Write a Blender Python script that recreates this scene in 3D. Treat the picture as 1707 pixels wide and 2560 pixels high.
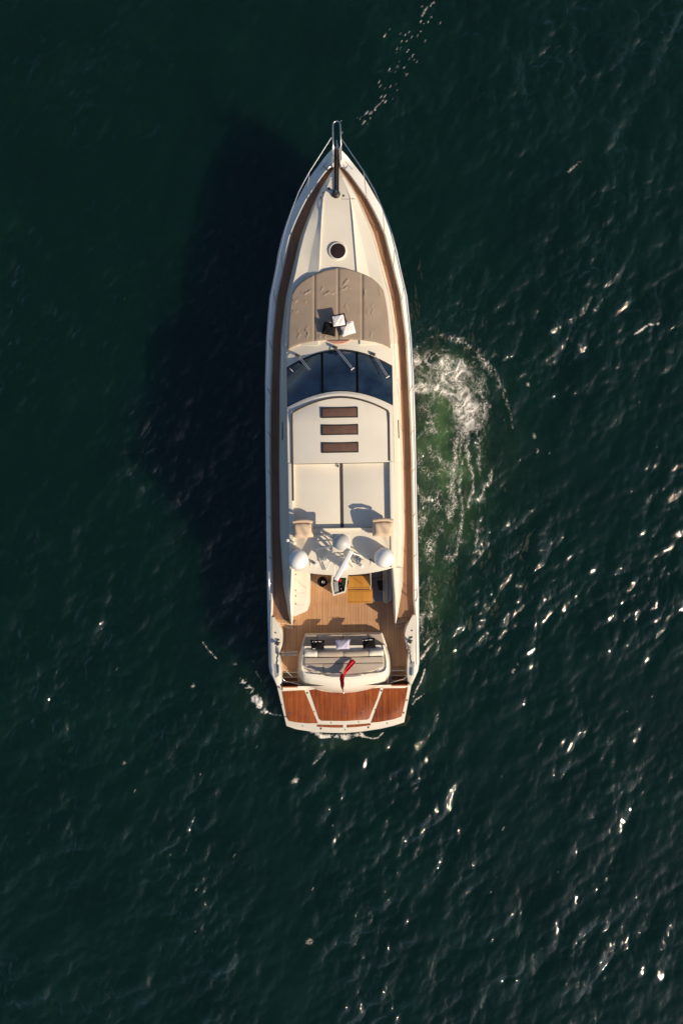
import bpy, bmesh, math, random
import numpy as np
from mathutils import Vector, Matrix, Euler

R = math.radians
random.seed(7)
scene = bpy.context.scene
for o in list(bpy.data.objects):
    bpy.data.objects.remove(o, do_unlink=True)

# ------------------------------------------------------------------ camera, sky, sun, exposure
CAM_H = 36.0
cam_d = bpy.data.cameras.new('camera')
cam = bpy.data.objects.new('camera', cam_d)
scene.collection.objects.link(cam)
cam.location = (0, 0, CAM_H)
cam.rotation_euler = (0, 0, 0)
cam_d.sensor_fit = 'VERTICAL'
cam_d.sensor_height = 24.0
cam_d.lens = 24.0 * 33.8 / 38.4
cam_d.clip_start = 0.5
cam_d.clip_end = 6000
scene.camera = cam

SUN_EL = R(31)
SUN_H = Vector((0.86, -0.51, 0)).normalized()
SUN_DIR = Vector((SUN_H.x * math.cos(SUN_EL), SUN_H.y * math.cos(SUN_EL), math.sin(SUN_EL)))
world = bpy.data.worlds.new('World')
scene.world = world
world.use_nodes = True
wn = world.node_tree
sky = wn.nodes.new('ShaderNodeTexSky')
sky.sky_type = 'NISHITA'
sky.sun_disc = False
sky.sun_elevation = SUN_EL
sky.sun_rotation = math.atan2(SUN_H.x, SUN_H.y)
sky.air_density = 0.65
sky.dust_density = 0.8
sky.ozone_density = 1.0
bg = wn.nodes['Background']
bg.inputs['Strength'].default_value = 0.11
wn.links.new(sky.outputs['Color'], bg.inputs['Color'])

sun_d = bpy.data.lights.new('sun', 'SUN')
sun_d.energy = 5.0
sun_d.angle = R(0.53)
sun_d.color = (1.0, 0.83, 0.60)
sun = bpy.data.objects.new('sun', sun_d)
scene.collection.objects.link(sun)
sun.rotation_euler = (-SUN_DIR).to_track_quat('-Z', 'Y').to_euler()
sun.location = (30, -20, 30)

vs = scene.view_settings
vs.view_transform = 'Standard'
vs.look = 'None'
vs.exposure = 0.12
vs.gamma = 1.0
vs.use_curve_mapping = False

# ------------------------------------------------------------------ helpers
C = scene.collection
PX = 0.015                                   # metres for one photo pixel at deck height


def kz(z):
    return PX * (CAM_H - z) / 33.8


def cl(py):                                  # centre line of the boat in the photograph
    return 844.0 + 0.0158 * (py - 629.0)


def pt(px, py, z):
    k = kz(z)
    return ((px - cl(py)) * k, (1280.0 - py) * k, z)


def hp(h, py, z):
    k = kz(z)
    return (h * k, (1280.0 - py) * k, z)


def lerp(a, b, t):
    return a + (b - a) * t


def tab(rows):
    xs = [r[0] for r in rows]
    def f(x, c=1):
        return float(np.interp(x, xs, [r[c] for r in rows]))
    return f


def empty(name, loc=(0, 0, 0), rz=0.0, parent=None):
    o = bpy.data.objects.new(name, None)
    C.objects.link(o)
    o.location = loc
    o.rotation_euler = (0, 0, rz)
    o.empty_display_size = 0.2
    if parent:
        o.parent = parent
    return o


def tag(o, label=None, cat=None, group=None, kind=None):
    if label: o['label'] = label
    if cat: o['category'] = cat
    if group: o['group'] = group
    if kind: o['kind'] = kind
    return o


def finish(bm, name, mat, parent=None, angle=35.0):
    bmesh.ops.remove_doubles(bm, verts=bm.verts, dist=1e-5)
    bmesh.ops.recalc_face_normals(bm, faces=bm.faces)
    ca = R(angle)
    for e in bm.edges:
        e.smooth = not (len(e.link_faces) == 2 and e.calc_face_angle(0) > ca)
    for f in bm.faces:
        f.smooth = True
    me = bpy.data.meshes.new(name)
    bm.to_mesh(me)
    bm.free()
    if mat is not None:
        me.materials.append(mat)
    o = bpy.data.objects.new(name, me)
    C.objects.link(o)
    if parent:
        o.parent = parent
    return o


def add_grid(bm, rows, close_u=False):
    vv = [[bm.verts.new(p) for p in r] for r in rows]
    n = len(rows[0])
    for i in range(len(rows) - 1):
        for j in range(n if close_u else n - 1):
            a, b = vv[i][j], vv[i][(j + 1) % n]
            c, d = vv[i + 1][(j + 1) % n], vv[i + 1][j]
            try:
                bm.faces.new((a, b, c, d))
            except ValueError:
                pass
    return vv


def add_prism(bm, outline, z0, z1, bevel=0.0, seg=2):
    """outline: list of (u, v); z0/z1 numbers or lists"""
    n = len(outline)
    zz0 = z0 if isinstance(z0, (list, tuple)) else [z0] * n
    zz1 = z1 if isinstance(z1, (list, tuple)) else [z1] * n
    t = [bm.verts.new((p[0], p[1], zz1[i])) for i, p in enumerate(outline)]
    b = [bm.verts.new((p[0], p[1], zz0[i])) for i, p in enumerate(outline)]
    ft = bm.faces.new(t)
    bm.faces.new(list(reversed(b)))
    for i in range(n):
        j = (i + 1) % n
        bm.faces.new((t[j], t[i], b[i], b[j]))
    if bevel > 0:
        bmesh.ops.bevel(bm, geom=list(ft.edges), offset=bevel, segments=seg, affect='EDGES', profile=0.6)


def add_box(bm, c, s, rot=None, bevel=0.0, seg=2):
    m = Matrix.Translation(c)
    if rot is not None:
        m = m @ (rot.to_matrix().to_4x4() if hasattr(rot, 'to_matrix') else rot)
    m = m @ Matrix.Diagonal((s[0], s[1], s[2], 1))
    r = bmesh.ops.create_cube(bm, size=1.0, matrix=m)
    if bevel > 0:
        es = set()
        for v in r['verts']:
            es.update(v.link_edges)
        bmesh.ops.bevel(bm, geom=list(es), offset=bevel, segments=seg, affect='EDGES', profile=0.6)


def add_tube(bm, pts, r, seg=8, cap=True):
    pts = [Vector(p) for p in pts]
    rr = r if isinstance(r, (list, tuple)) else [r] * len(pts)
    rings = []
    up = Vector((0, 0, 1))
    for i, p in enumerate(pts):
        if i == 0: t = pts[1] - p
        elif i == len(pts) - 1: t = p - pts[i - 1]
        else: t = (pts[i + 1] - p).normalized() + (p - pts[i - 1]).normalized()
        t.normalize()
        a = t.cross(up)
        if a.length < 1e-3:
            a = t.cross(Vector((0, 1, 0)))
        a.normalize()
        b = a.cross(t)
        rings.append([p + (a * math.cos(q) + b * math.sin(q)) * rr[i]
                      for q in [2 * math.pi * k / seg for k in range(seg)]])
    vv = add_grid(bm, rings, close_u=True)
    if cap:
        bm.faces.new(vv[0])
        bm.faces.new(list(reversed(vv[-1])))


def add_lathe(bm, c, prof, seg=24):
    """prof: list of (radius, z) from bottom to top"""
    rows = []
    for r, z in prof:
        rows.append([(c[0] + r * math.cos(2 * math.pi * k / seg), c[1] + r * math.sin(2 * math.pi * k / seg), c[2] + z)
                     for k in range(seg)])
    vv = add_grid(bm, rows, close_u=True)
    if prof[0][0] > 1e-4: bm.faces.new(list(reversed(vv[0])))
    if prof[-1][0] > 1e-4: bm.faces.new(vv[-1])


def part(name, mat, parent, fn, angle=35.0, label=None):
    bm = bmesh.new()
    fn(bm)
    o = finish(bm, name, mat, parent, angle)
    if label: o['label'] = label
    return o


def prism_part(name, mat, parent, outline, z0, z1, bevel=0.0, label=None):
    return part(name, mat, parent, lambda bm: add_prism(bm, outline, z0, z1, bevel), label=label)


def tube_part(name, mat, parent, pts, r, seg=8, label=None):
    return part(name, mat, parent, lambda bm: add_tube(bm, pts, r, seg), angle=60, label=label)


def add_ribbon(bm, pts, w, th=0.006):
    """flat strip following 3D points, width w in plan, thickness th"""
    pts = [Vector(p) for p in pts]
    A, B = [], []
    for i, p in enumerate(pts):
        t = (pts[min(i + 1, len(pts) - 1)] - pts[max(i - 1, 0)])
        n = Vector((-t.y, t.x, 0)).normalized() * (w / 2)
        A.append(p + n); B.append(p - n)
    rows = []
    for a, b in zip(A, B):
        dz = Vector((0, 0, th))
        rows.append([a - dz * 4, a + dz, b + dz, b - dz * 4])
    vv = add_grid(bm, rows, close_u=True)
    bm.faces.new(vv[0]); bm.faces.new(list(reversed(vv[-1])))


# ------------------------------------------------------------------ numpy noise
def _hash(ix, iy, seed):
    h = (ix.astype(np.int64) * 374761393 + iy.astype(np.int64) * 668265263 + seed * 1442695041) & 0x7fffffff
    h = ((h ^ (h >> 13)) * 1274126177) & 0x7fffffff
    h = (h ^ (h >> 16)) & 0x7fffffff
    return h / float(0x7fffffff)


def gnoise(x, y, seed=0):
    ix, iy = np.floor(x), np.floor(y)
    fx, fy = x - ix, y - iy
    ux, uy = fx * fx * fx * (fx * (fx * 6 - 15) + 10), fy * fy * fy * (fy * (fy * 6 - 15) + 10)
    def g(ox, oy):
        a = _hash(ix + ox, iy + oy, seed) * 2 * np.pi
        return np.cos(a) * (fx - ox) + np.sin(a) * (fy - oy)
    return 1.5 * ((g(0, 0) * (1 - ux) + g(1, 0) * ux) * (1 - uy) + (g(0, 1) * (1 - ux) + g(1, 1) * ux) * uy)


def fbm(x, y, oct=4, seed=0, ridge=False):
    s, a, t = 0.0, 1.0, 0.0
    for i in range(oct):
        n = gnoise(x * 2 ** i + 17.3 * i, y * 2 ** i - 9.1 * i, seed + i * 13)
        s = s + a * ((1 - np.abs(n) * 2.2) if ridge else n)
        t += a
        a *= 0.55
    return s / t


def sstep(a, b, x):
    t = np.clip((x - a) / (b - a), 0, 1)
    return t * t * (3 - 2 * t)


# ------------------------------------------------------------------ materials
def mat_base(name):
    m = bpy.data.materials.new(name)
    m.use_nodes = True
    nt = m.node_tree
    return m, nt, nt.nodes['Principled BSDF']


def N(nt, t, **kw):
    n = nt.nodes.new(t)
    for k, v in kw.items():
        setattr(n, k, v)
    return n


def simple(name, col, rough=0.5, metal=0.0, spec=0.5, coat=0.0, var=0.06, scale=6.0, bump=0.0, bscale=40.0):
    """principled material with a little noise in colour and roughness"""
    m, nt, p = mat_base(name)
    tc = N(nt, 'ShaderNodeTexCoord')
    nz = N(nt, 'ShaderNodeTexNoise')
    nz.inputs['Scale'].default_value = scale
    nz.inputs['Detail'].default_value = 5
    nt.links.new(tc.outputs['Object'], nz.inputs['Vector'])
    mr = N(nt, 'ShaderNodeMapRange')
    mr.inputs['From Min'].default_value = 0.3
    mr.inputs['From Max'].default_value = 0.7
    mr.inputs['To Min'].default_value = 1 - var
    mr.inputs['To Max'].default_value = 1 + var
    nt.links.new(nz.outputs['Fac'], mr.inputs['Value'])
    mul = N(nt, 'ShaderNodeVectorMath', operation='SCALE')
    mul.inputs[0].default_value = col
    nt.links.new(mr.outputs['Result'], mul.inputs['Scale'])
    nt.links.new(mul.outputs['Vector'], p.inputs['Base Color'])
    p.inputs['Roughness'].default_value = rough
    p.inputs['Metallic'].default_value = metal
    p.inputs['Specular IOR Level'].default_value = spec
    p.inputs['Coat Weight'].default_value = coat
    if bump > 0:
        n2 = N(nt, 'ShaderNodeTexNoise')
        n2.inputs['Scale'].default_value = bscale
        n2.inputs['Detail'].default_value = 3
        nt.links.new(tc.outputs['Object'], n2.inputs['Vector'])
        b = N(nt, 'ShaderNodeBump')
        b.inputs['Strength'].default_value = bump
        b.inputs['Distance'].default_value = 0.01
        nt.links.new(n2.outputs['Fac'], b.inputs['Height'])
        nt.links.new(b.outputs['Normal'], p.inputs['Normal'])
    return m


def teak(name, c1, c2, caulk, width=0.055, gap=0.13, rough=0.55, coat=0.0, axis=0):
    m, nt, p = mat_base(name)
    L = nt.links.new
    tc = N(nt, 'ShaderNodeTexCoord')
    sp = N(nt, 'ShaderNodeSeparateXYZ')
    L(tc.outputs['Object'], sp.inputs[0])
    dv = N(nt, 'ShaderNodeMath', operation='DIVIDE'); dv.inputs[1].default_value = width
    L(sp.outputs[axis], dv.inputs[0])
    fl = N(nt, 'ShaderNodeMath', operation='FLOOR'); L(dv.outputs[0], fl.inputs[0])
    fr = N(nt, 'ShaderNodeMath', operation='FRACT'); L(dv.outputs[0], fr.inputs[0])
    # plank butts: long pieces offset from plank to plank
    wn_ = N(nt, 'ShaderNodeTexWhiteNoise', noise_dimensions='1D'); L(fl.outputs[0], wn_.inputs['W'])
    ad = N(nt, 'ShaderNodeMath', operation='MULTIPLY_ADD'); ad.inputs[1].default_value = 0.55
    L(sp.outputs[1 - axis], ad.inputs[0])
    m9 = N(nt, 'ShaderNodeMath', operation='MULTIPLY'); m9.inputs[1].default_value = 9.0
    L(wn_.outputs['Value'], m9.inputs[0]); L(m9.outputs[0], ad.inputs[2])
    fl2 = N(nt, 'ShaderNodeMath', operation='FLOOR'); L(ad.outputs[0], fl2.inputs[0])
    cmb = N(nt, 'ShaderNodeCombineXYZ'); L(fl.outputs[0], cmb.inputs[0]); L(fl2.outputs[0], cmb.inputs[1])
    w2 = N(nt, 'ShaderNodeTexWhiteNoise', noise_dimensions='2D'); L(cmb.outputs[0], w2.inputs['Vector'])
    # grain
    mp = N(nt, 'ShaderNodeMapping')
    mp.inputs['Scale'].default_value = (60, 3, 3) if axis == 0 else (3, 60, 3)
    L(tc.outputs['Object'], mp.inputs['Vector'])
    nz = N(nt, 'ShaderNodeTexNoise'); nz.inputs['Scale'].default_value = 1.0; nz.inputs['Detail'].default_value = 4
    L(mp.outputs[0], nz.inputs['Vector'])
    big = N(nt, 'ShaderNodeTexNoise'); big.inputs['Scale'].default_value = 1.6; big.inputs['Detail'].default_value = 4
    L(tc.outputs['Object'], big.inputs['Vector'])
    s1 = N(nt, 'ShaderNodeMath', operation='MULTIPLY_ADD'); s1.inputs[1].default_value = 0.45
    L(w2.outputs['Value'], s1.inputs[0])
    s2 = N(nt, 'ShaderNodeMath', operation='MULTIPLY_ADD'); s2.inputs[1].default_value = 0.5; s2.inputs[2].default_value = -0.25
    L(nz.outputs['Fac'], s2.inputs[0]); L(s2.outputs[0], s1.inputs[2])
    s3 = N(nt, 'ShaderNodeMath', operation='MULTIPLY_ADD'); s3.inputs[1].default_value = 0.9
    L(big.outputs['Fac'], s3.inputs[0]); 
    s4 = N(nt, 'ShaderNodeMath', operation='ADD'); s4.inputs[1].default_value = -0.2
    L(s1.outputs[0], s4.inputs[0]); L(s4.outputs[0], s3.inputs[2])
    mx = N(nt, 'ShaderNodeMix', data_type='RGBA')
    mx.inputs['A'].default_value = (*c1, 1); mx.inputs['B'].default_value = (*c2, 1)
    L(s3.outputs[0], mx.inputs['Factor'])
    # caulk line
    ca = N(nt, 'ShaderNodeMath', operation='LESS_THAN'); ca.inputs[1].default_value = gap
    L(fr.outputs[0], ca.inputs[0])
    mc = N(nt, 'ShaderNodeMix', data_type='RGBA')
    mc.inputs['B'].default_value = (*caulk, 1)
    L(ca.outputs[0], mc.inputs['Factor']); L(mx.outputs['Result'], mc.inputs['A'])
    L(mc.outputs['Result'], p.inputs['Base Color'])
    p.inputs['Roughness'].default_value = rough
    p.inputs['Coat Weight'].default_value = coat
    p.inputs['Coat Roughness'].default_value = 0.15
    inv = N(nt, 'ShaderNodeMath', operation='SUBTRACT'); inv.inputs[0].default_value = 1.0
    L(ca.outputs[0], inv.inputs[1])
    b = N(nt, 'ShaderNodeBump'); b.inputs['Strength'].default_value = 0.4; b.inputs['Distance'].default_value = 0.003
    L(inv.outputs[0], b.inputs['Height']); L(b.outputs['Normal'], p.inputs['Normal'])
    return m


M = {}
M['gel'] = simple('gelcoat', (0.78, 0.725, 0.61), rough=0.28, spec=0.5, coat=0.3, var=0.03, scale=1.2)
M['roofpaint'] = simple('roof_gelcoat', (0.74, 0.69, 0.59), rough=0.4, coat=0.15, var=0.05, scale=0.7)
M['dome'] = simple('dome_plastic', (0.80, 0.79, 0.76), rough=0.35, var=0.03)
M['radome'] = simple('shaded_radome_plastic', (0.50, 0.49, 0.48), rough=0.4, var=0.1, scale=4)  # grey lowered to paint in the shade that falls on the radome
M['hull'] = simple('hull_paint', (0.78, 0.76, 0.72), rough=0.25, coat=0.3, var=0.03)
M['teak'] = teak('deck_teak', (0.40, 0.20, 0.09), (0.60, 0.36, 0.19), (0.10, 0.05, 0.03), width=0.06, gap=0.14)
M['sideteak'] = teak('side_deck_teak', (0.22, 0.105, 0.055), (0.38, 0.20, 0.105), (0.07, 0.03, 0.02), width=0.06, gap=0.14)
M['wetteak'] = teak('platform_teak', (0.17, 0.034, 0.007), (0.45, 0.125, 0.024), (0.06, 0.018, 0.008), width=0.06, gap=0.12, rough=0.32, coat=0.3)
M['tabletop'] = teak('table_teak', (0.46, 0.20, 0.028), (0.60, 0.29, 0.05), (0.42, 0.18, 0.025), width=0.11, gap=0.04, rough=0.3, coat=0.4)
M['pad'] = simple('sunpad_fabric', (0.335, 0.262, 0.200), rough=0.85, spec=0.2, var=0.06, scale=2.5, bump=0.3, bscale=120)
M['seat'] = simple('sofa_fabric', (0.44, 0.37, 0.30), rough=0.85, spec=0.2, var=0.05, scale=3, bump=0.3, bscale=120)
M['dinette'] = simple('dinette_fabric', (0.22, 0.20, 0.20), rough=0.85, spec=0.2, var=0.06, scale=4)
M['leather'] = simple('cream_leather', (0.62, 0.47, 0.33), rough=0.6, spec=0.3, var=0.08, scale=5, bump=0.4, bscale=25)
M['black'] = simple('black_rubber', (0.018, 0.016, 0.015), rough=0.5, var=0.1)
M['mattblack'] = simple('matt_black_seal', (0.006, 0.006, 0.007), rough=0.9, spec=0.05, var=0.1)
M['seam'] = simple('dark_seal', (0.055, 0.042, 0.035), rough=0.6, var=0.1)
M['padseam'] = simple('pad_seam', (0.19, 0.14, 0.10), rough=0.9, var=0.1)
M['hatchglass'] = simple('hatch_glass', (0.030, 0.018, 0.016), rough=0.12, spec=0.5, var=0.15, scale=3)
M['skylight'] = simple('skylight_blind', (0.14, 0.08, 0.058), rough=0.15, var=0.12, scale=4)
M['steel'] = simple('stainless_steel', (0.72, 0.69, 0.65), rough=0.22, metal=1.0, var=0.05)
M['steeldark'] = simple('worn_steel', (0.14, 0.12, 0.11), rough=0.4, metal=0.8, var=0.25, scale=18)
M['chain'] = simple('anchor_chain', (0.075, 0.062, 0.052), rough=0.5, metal=0.6, var=0.4, scale=30)
M['blackcloth'] = simple('black_cloth', (0.010, 0.009, 0.010), rough=0.9, spec=0.15, var=0.2, scale=8, bump=0.5, bscale=18)
M['whitecloth'] = simple('white_cloth', (0.80, 0.74, 0.73), rough=0.85, spec=0.2, var=0.1, scale=5, bump=0.6, bscale=14)
M['lilac'] = simple('lilac_cloth', (0.60, 0.57, 0.72), rough=0.6, spec=0.3, var=0.12, scale=5, bump=0.6, bscale=14)
M['red'] = simple('flag_red', (0.50, 0.012, 0.028), rough=0.75, spec=0.2, var=0.12, scale=6)
M['blue'] = simple('flag_blue', (0.02, 0.03, 0.16), rough=0.75, spec=0.2, var=0.1, scale=6)
M['green'] = simple('green_plastic', (0.03, 0.22, 0.02), rough=0.35, var=0.1)
M['redcap'] = simple('red_plastic', (0.45, 0.02, 0.02), rough=0.35, var=0.1)
M['grey'] = simple('grey_plastic', (0.33, 0.32, 0.33), rough=0.5, var=0.1)
M['olive'] = simple('olive_canvas', (0.17, 0.14, 0.06), rough=0.8, var=0.15)
M['rope'] = simple('dark_rope', (0.05, 0.045, 0.05), rough=0.9, var=0.3, scale=40)
M['letter'] = simple('dark_lettering', (0.10, 0.10, 0.10), rough=0.4, var=0.1)

# windscreen glass: tinted, glossy, paler blue patches paint in reflections and dashboard shapes
m, nt, p = mat_base('windscreen_glass')
p.inputs['Base Color'].default_value = (0.006, 0.016, 0.042, 1)
p.inputs['Roughness'].default_value = 0.06
p.inputs['IOR'].default_value = 1.5
p.inputs['Specular IOR Level'].default_value = 0.6
tc = N(nt, 'ShaderNodeTexCoord'); nz = N(nt, 'ShaderNodeTexNoise'); nz.inputs['Scale'].default_value = 1.1; nz.inputs['Detail'].default_value = 4
nt.links.new(tc.outputs['Object'], nz.inputs['Vector'])
cr = N(nt, 'ShaderNodeValToRGB')
cr.color_ramp.elements[0].position = 0.35; cr.color_ramp.elements[0].color = (0.004, 0.011, 0.030, 1)
cr.color_ramp.elements[1].position = 0.7; cr.color_ramp.elements[1].color = (0.030, 0.062, 0.110, 1)
nt.links.new(nz.outputs['Fac'], cr.inputs['Fac']); nt.links.new(cr.outputs['Color'], p.inputs['Base Color'])
M['glass'] = m

# water
m, nt, p = mat_base('sea_water')
L = nt.links.new
at = N(nt, 'ShaderNodeAttribute'); at.attribute_name = 'aeration'
tc = N(nt, 'ShaderNodeTexCoord')
big = N(nt, 'ShaderNodeTexNoise'); big.inputs['Scale'].default_value = 0.30; big.inputs['Detail'].default_value = 4
L(tc.outputs['Object'], big.inputs['Vector'])
deep = N(nt, 'ShaderNodeMix', data_type='RGBA')
deep.inputs['A'].default_value = (0.0007, 0.0062, 0.0040, 1)
deep.inputs['B'].default_value = (0.0018, 0.0175, 0.0105, 1)
L(big.outputs['Fac'], deep.inputs['Factor'])
mxw = N(nt, 'ShaderNodeMix', data_type='RGBA')
mxw.inputs['B'].default_value = (0.075, 0.150, 0.055, 1)
L(at.outputs['Fac'], mxw.inputs['Factor']); L(deep.outputs['Result'], mxw.inputs['A'])
L(mxw.outputs['Result'], p.inputs['Base Color'])
p.inputs['Roughness'].default_value = 0.035
p.inputs['IOR'].default_value = 1.333
p.subsurface_method = 'BURLEY'
p.inputs['Subsurface Weight'].default_value = 0.85
p.inputs['Subsurface Radius'].default_value = (0.5, 1.0, 0.9)
p.inputs['Subsurface Scale'].default_value = 4.0
p.inputs['Specular IOR Level'].default_value = 1.0
rot = N(nt, 'ShaderNodeMapping')
rot.inputs['Rotation'].default_value = (0, 0, R(36))
rot.inputs['Scale'].default_value = (1.0, 0.55, 1.0)
L(tc.outputs['Object'], rot.inputs['Vector'])
n1 = N(nt, 'ShaderNodeTexNoise'); n1.inputs['Scale'].default_value = 5.0; n1.inputs['Detail'].default_value = 3; n1.inputs['Roughness'].default_value = 0.55
L(rot.outputs[0], n1.inputs['Vector'])
n2 = N(nt, 'ShaderNodeTexNoise'); n2.inputs['Scale'].default_value = 17.0; n2.inputs['Detail'].default_value = 3
L(rot.outputs[0], n2.inputs['Vector'])
rip = N(nt, 'ShaderNodeAttribute'); rip.attribute_name = 'ripple'
hsum = N(nt, 'ShaderNodeMath', operation='MULTIPLY_ADD'); hsum.inputs[1].default_value = 0.16
L(n2.outputs['Fac'], hsum.inputs[0]); L(n1.outputs['Fac'], hsum.inputs[2])
hm = N(nt, 'ShaderNodeMath', operation='MULTIPLY'); L(hsum.outputs[0], hm.inputs[0]); L(rip.outputs['Fac'], hm.inputs[1])
bp = N(nt, 'ShaderNodeBump'); bp.inputs['Strength'].default_value = 1.0; bp.inputs['Distance'].default_value = 0.040
L(hm.outputs[0], bp.inputs['Height']); L(bp.outputs['Normal'], p.inputs['Normal'])
M['sea'] = m

# foam
m, nt, p = mat_base('sea_foam')
L = nt.links.new
at = N(nt, 'ShaderNodeAttribute'); at.attribute_name = 'cover'
p.inputs['Base Color'].default_value = (0.78, 0.75, 0.70, 1)
p.inputs['Roughness'].default_value = 0.8
tr = N(nt, 'ShaderNodeBsdfTransparent')
ms = N(nt, 'ShaderNodeMixShader')
L(at.outputs['Fac'], ms.inputs['Fac']); L(tr.outputs[0], ms.inputs[1]); L(p.outputs[0], ms.inputs[2])
L(ms.outputs[0], nt.nodes['Material Output'].inputs['Surface'])
M['foam'] = m


# ------------------------------------------------------------------ the sea
def wpx(px, py):                             # photo pixel -> sea level
    k = kz(0.0)
    return (px - 853.5) * k, (1280.0 - py) * k


def polydist(x, y, pts):
    """distance to a polyline given in photo pixels, and the fraction along it"""
    P = [wpx(*q) for q in pts]
    best = np.full(x.shape, 1e9)
    frac = np.zeros(x.shape)
    n = len(P) - 1
    for i in range(n):
        ax, ay = P[i]; bx, by = P[i + 1]
        dx, dy = bx - ax, by - ay
        t = np.clip(((x - ax) * dx + (y - ay) * dy) / (dx * dx + dy * dy + 1e-9), 0, 1)
        d = np.hypot(x - ax - t * dx, y - ay - t * dy)
        k = d < best
        best = np.where(k, d, best)
        frac = np.where(k, (i + t) / n, frac)
    return best, frac


def stroke(x, y, pts, w, amp=1.0):
    d, _ = polydist(x, y, pts)
    return amp * np.exp(-(d / (w * PX)) ** 2)


def blob(x, y, px, py, rx, ry, amp=1.0):
    a, b = wpx(px, py)
    return amp * np.exp(-(((x - a) / (rx * PX)) ** 2 + ((y - b) / (ry * PX)) ** 2))


# spectral wave field, periodic
NF, LT = 1024, 61.44
rng = np.random.default_rng(12)
kk = 2 * np.pi * np.fft.fftfreq(NF, LT / NF)
KX, KY = np.meshgrid(kk, kk, indexing='ij')
K = np.hypot(KX, KY); K[0, 0] = 1e-6
kd = np.array([0.80, -0.60])
cosd = (KX * kd[0] + KY * kd[1]) / K
lam_p = 2.5
kp = 2 * np.pi / lam_p
spec = np.exp(-1.1 * (kp / K) ** 2) / K ** 3.6 * (0.13 + 0.87 * np.abs(cosd) ** 3.0) * np.exp(-(K / 36.0) ** 2)
spec[0, 0] = 0
amp = np.sqrt(spec) * (rng.standard_normal((NF, NF)) + 1j * rng.standard_normal((NF, NF)))
WH = np.real(np.fft.ifft2(amp))
SX = np.real(np.fft.ifft2(1j * KX * amp)); SY = np.real(np.fft.ifft2(1j * KY * amp))
slope = math.sqrt((SX ** 2 + SY ** 2).mean())
SC = 0.285 / slope
WH = WH * SC
DX = np.real(np.fft.ifft2(-1j * KX / K * amp)) * SC
DY = np.real(np.fft.ifft2(-1j * KY / K * amp)) * SC


def samp(F, x, y):
    u = (x / LT * NF) % NF; v = (y / LT * NF) % NF
    i = np.floor(u).astype(int); j = np.floor(v).astype(int)
    a, b = u - i, v - j
    i %= NF; j %= NF
    i2, j2 = (i + 1) % NF, (j + 1) % NF
    return (F[i, j] * (1 - a) + F[i2, j] * a) * (1 - b) + (F[i, j2] * (1 - a) + F[i2, j2] * a) * b


def calm(x, y):
    """gusts: rougher to the right and astern, smoother ahead and in the lee"""
    c = 0.86 + 0.16 * sstep(-6, 10, x - 0.25 * y) + 0.06 * sstep(4, -12, y)
    c = c * (1 - 0.42 * sstep(6, 15, y) * sstep(9, -2, x))
    c = c * (1 - 0.40 * sstep(-3, -13, y) * sstep(2, 9, x))
    c = c * (0.92 + 0.75 * gnoise(x / 4.0 + 3, y / 5.0, 5))
    return c * sstep(75, 26, np.hypot(x, y))


WASH_RIM = [(1030, 850), (1070, 843), (1115, 841), (1145, 848), (1180, 870), (1212, 905), (1240, 945), (1262, 985), (1272, 1025), (1282, 1070), (1288, 1100)]


def wash_lift(x, y):
    """the mound of water pushed up by the thruster"""
    return 0.05 * blob(x, y, 1140, 960, 75, 90) + 0.04 * stroke(x, y, WASH_RIM, 12) \
        + 0.03 * fbm(x * 1.6, y * 1.6, 3, 77) * (blob(x, y, 1120, 1050, 120, 230))


def wave_z(x, y):
    return samp(WH, x, y) * calm(x, y) + wash_lift(x, y)


def axis_coords(inner, step, outer):
    a = list(np.arange(0, inner + 1e-6, step))
    s = step
    while a[-1] < outer:
        s *= 1.09
        a.append(a[-1] + s)
    a = np.array(a)
    return np.concatenate([-a[:0:-1], a])


def mesh_grid(name, X, Y, Z, keep, mat, attrs):
    nx, ny = X.shape
    idx = np.arange(nx * ny).reshape(nx, ny)
    q = np.stack([idx[:-1, :-1], idx[1:, :-1], idx[1:, 1:], idx[:-1, 1:]], -1)
    if keep is not None:
        q = q[keep]
    q = q.reshape(-1, 4)
    used = np.unique(q)
    remap = np.full(nx * ny, -1, dtype=np.int64)
    remap[used] = np.arange(len(used))
    q = remap[q].astype(np.int32)
    co = np.stack([X.ravel()[used], Y.ravel()[used], Z.ravel()[used]], -1).astype(np.float32)
    me = bpy.data.meshes.new(name)
    me.vertices.add(len(co)); me.vertices.foreach_set('co', co.ravel())
    me.loops.add(q.size); me.loops.foreach_set('vertex_index', q.ravel())
    me.polygons.add(len(q))
    me.polygons.foreach_set('loop_start', np.arange(0, q.size, 4, dtype=np.int32))
    me.polygons.foreach_set('loop_total', np.full(len(q), 4, dtype=np.int32))
    me.polygons.foreach_set('use_smooth', np.ones(len(q), dtype=bool))
    for k, v in attrs.items():
        a = me.attributes.new(k, 'FLOAT', 'POINT')
        a.data.foreach_set('value', v.ravel()[used].astype(np.float32))
    me.update(calc_edges=True)
    me.materials.append(mat)
    o = bpy.data.objects.new(name, me)
    C.objects.link(o)
    return o


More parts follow.
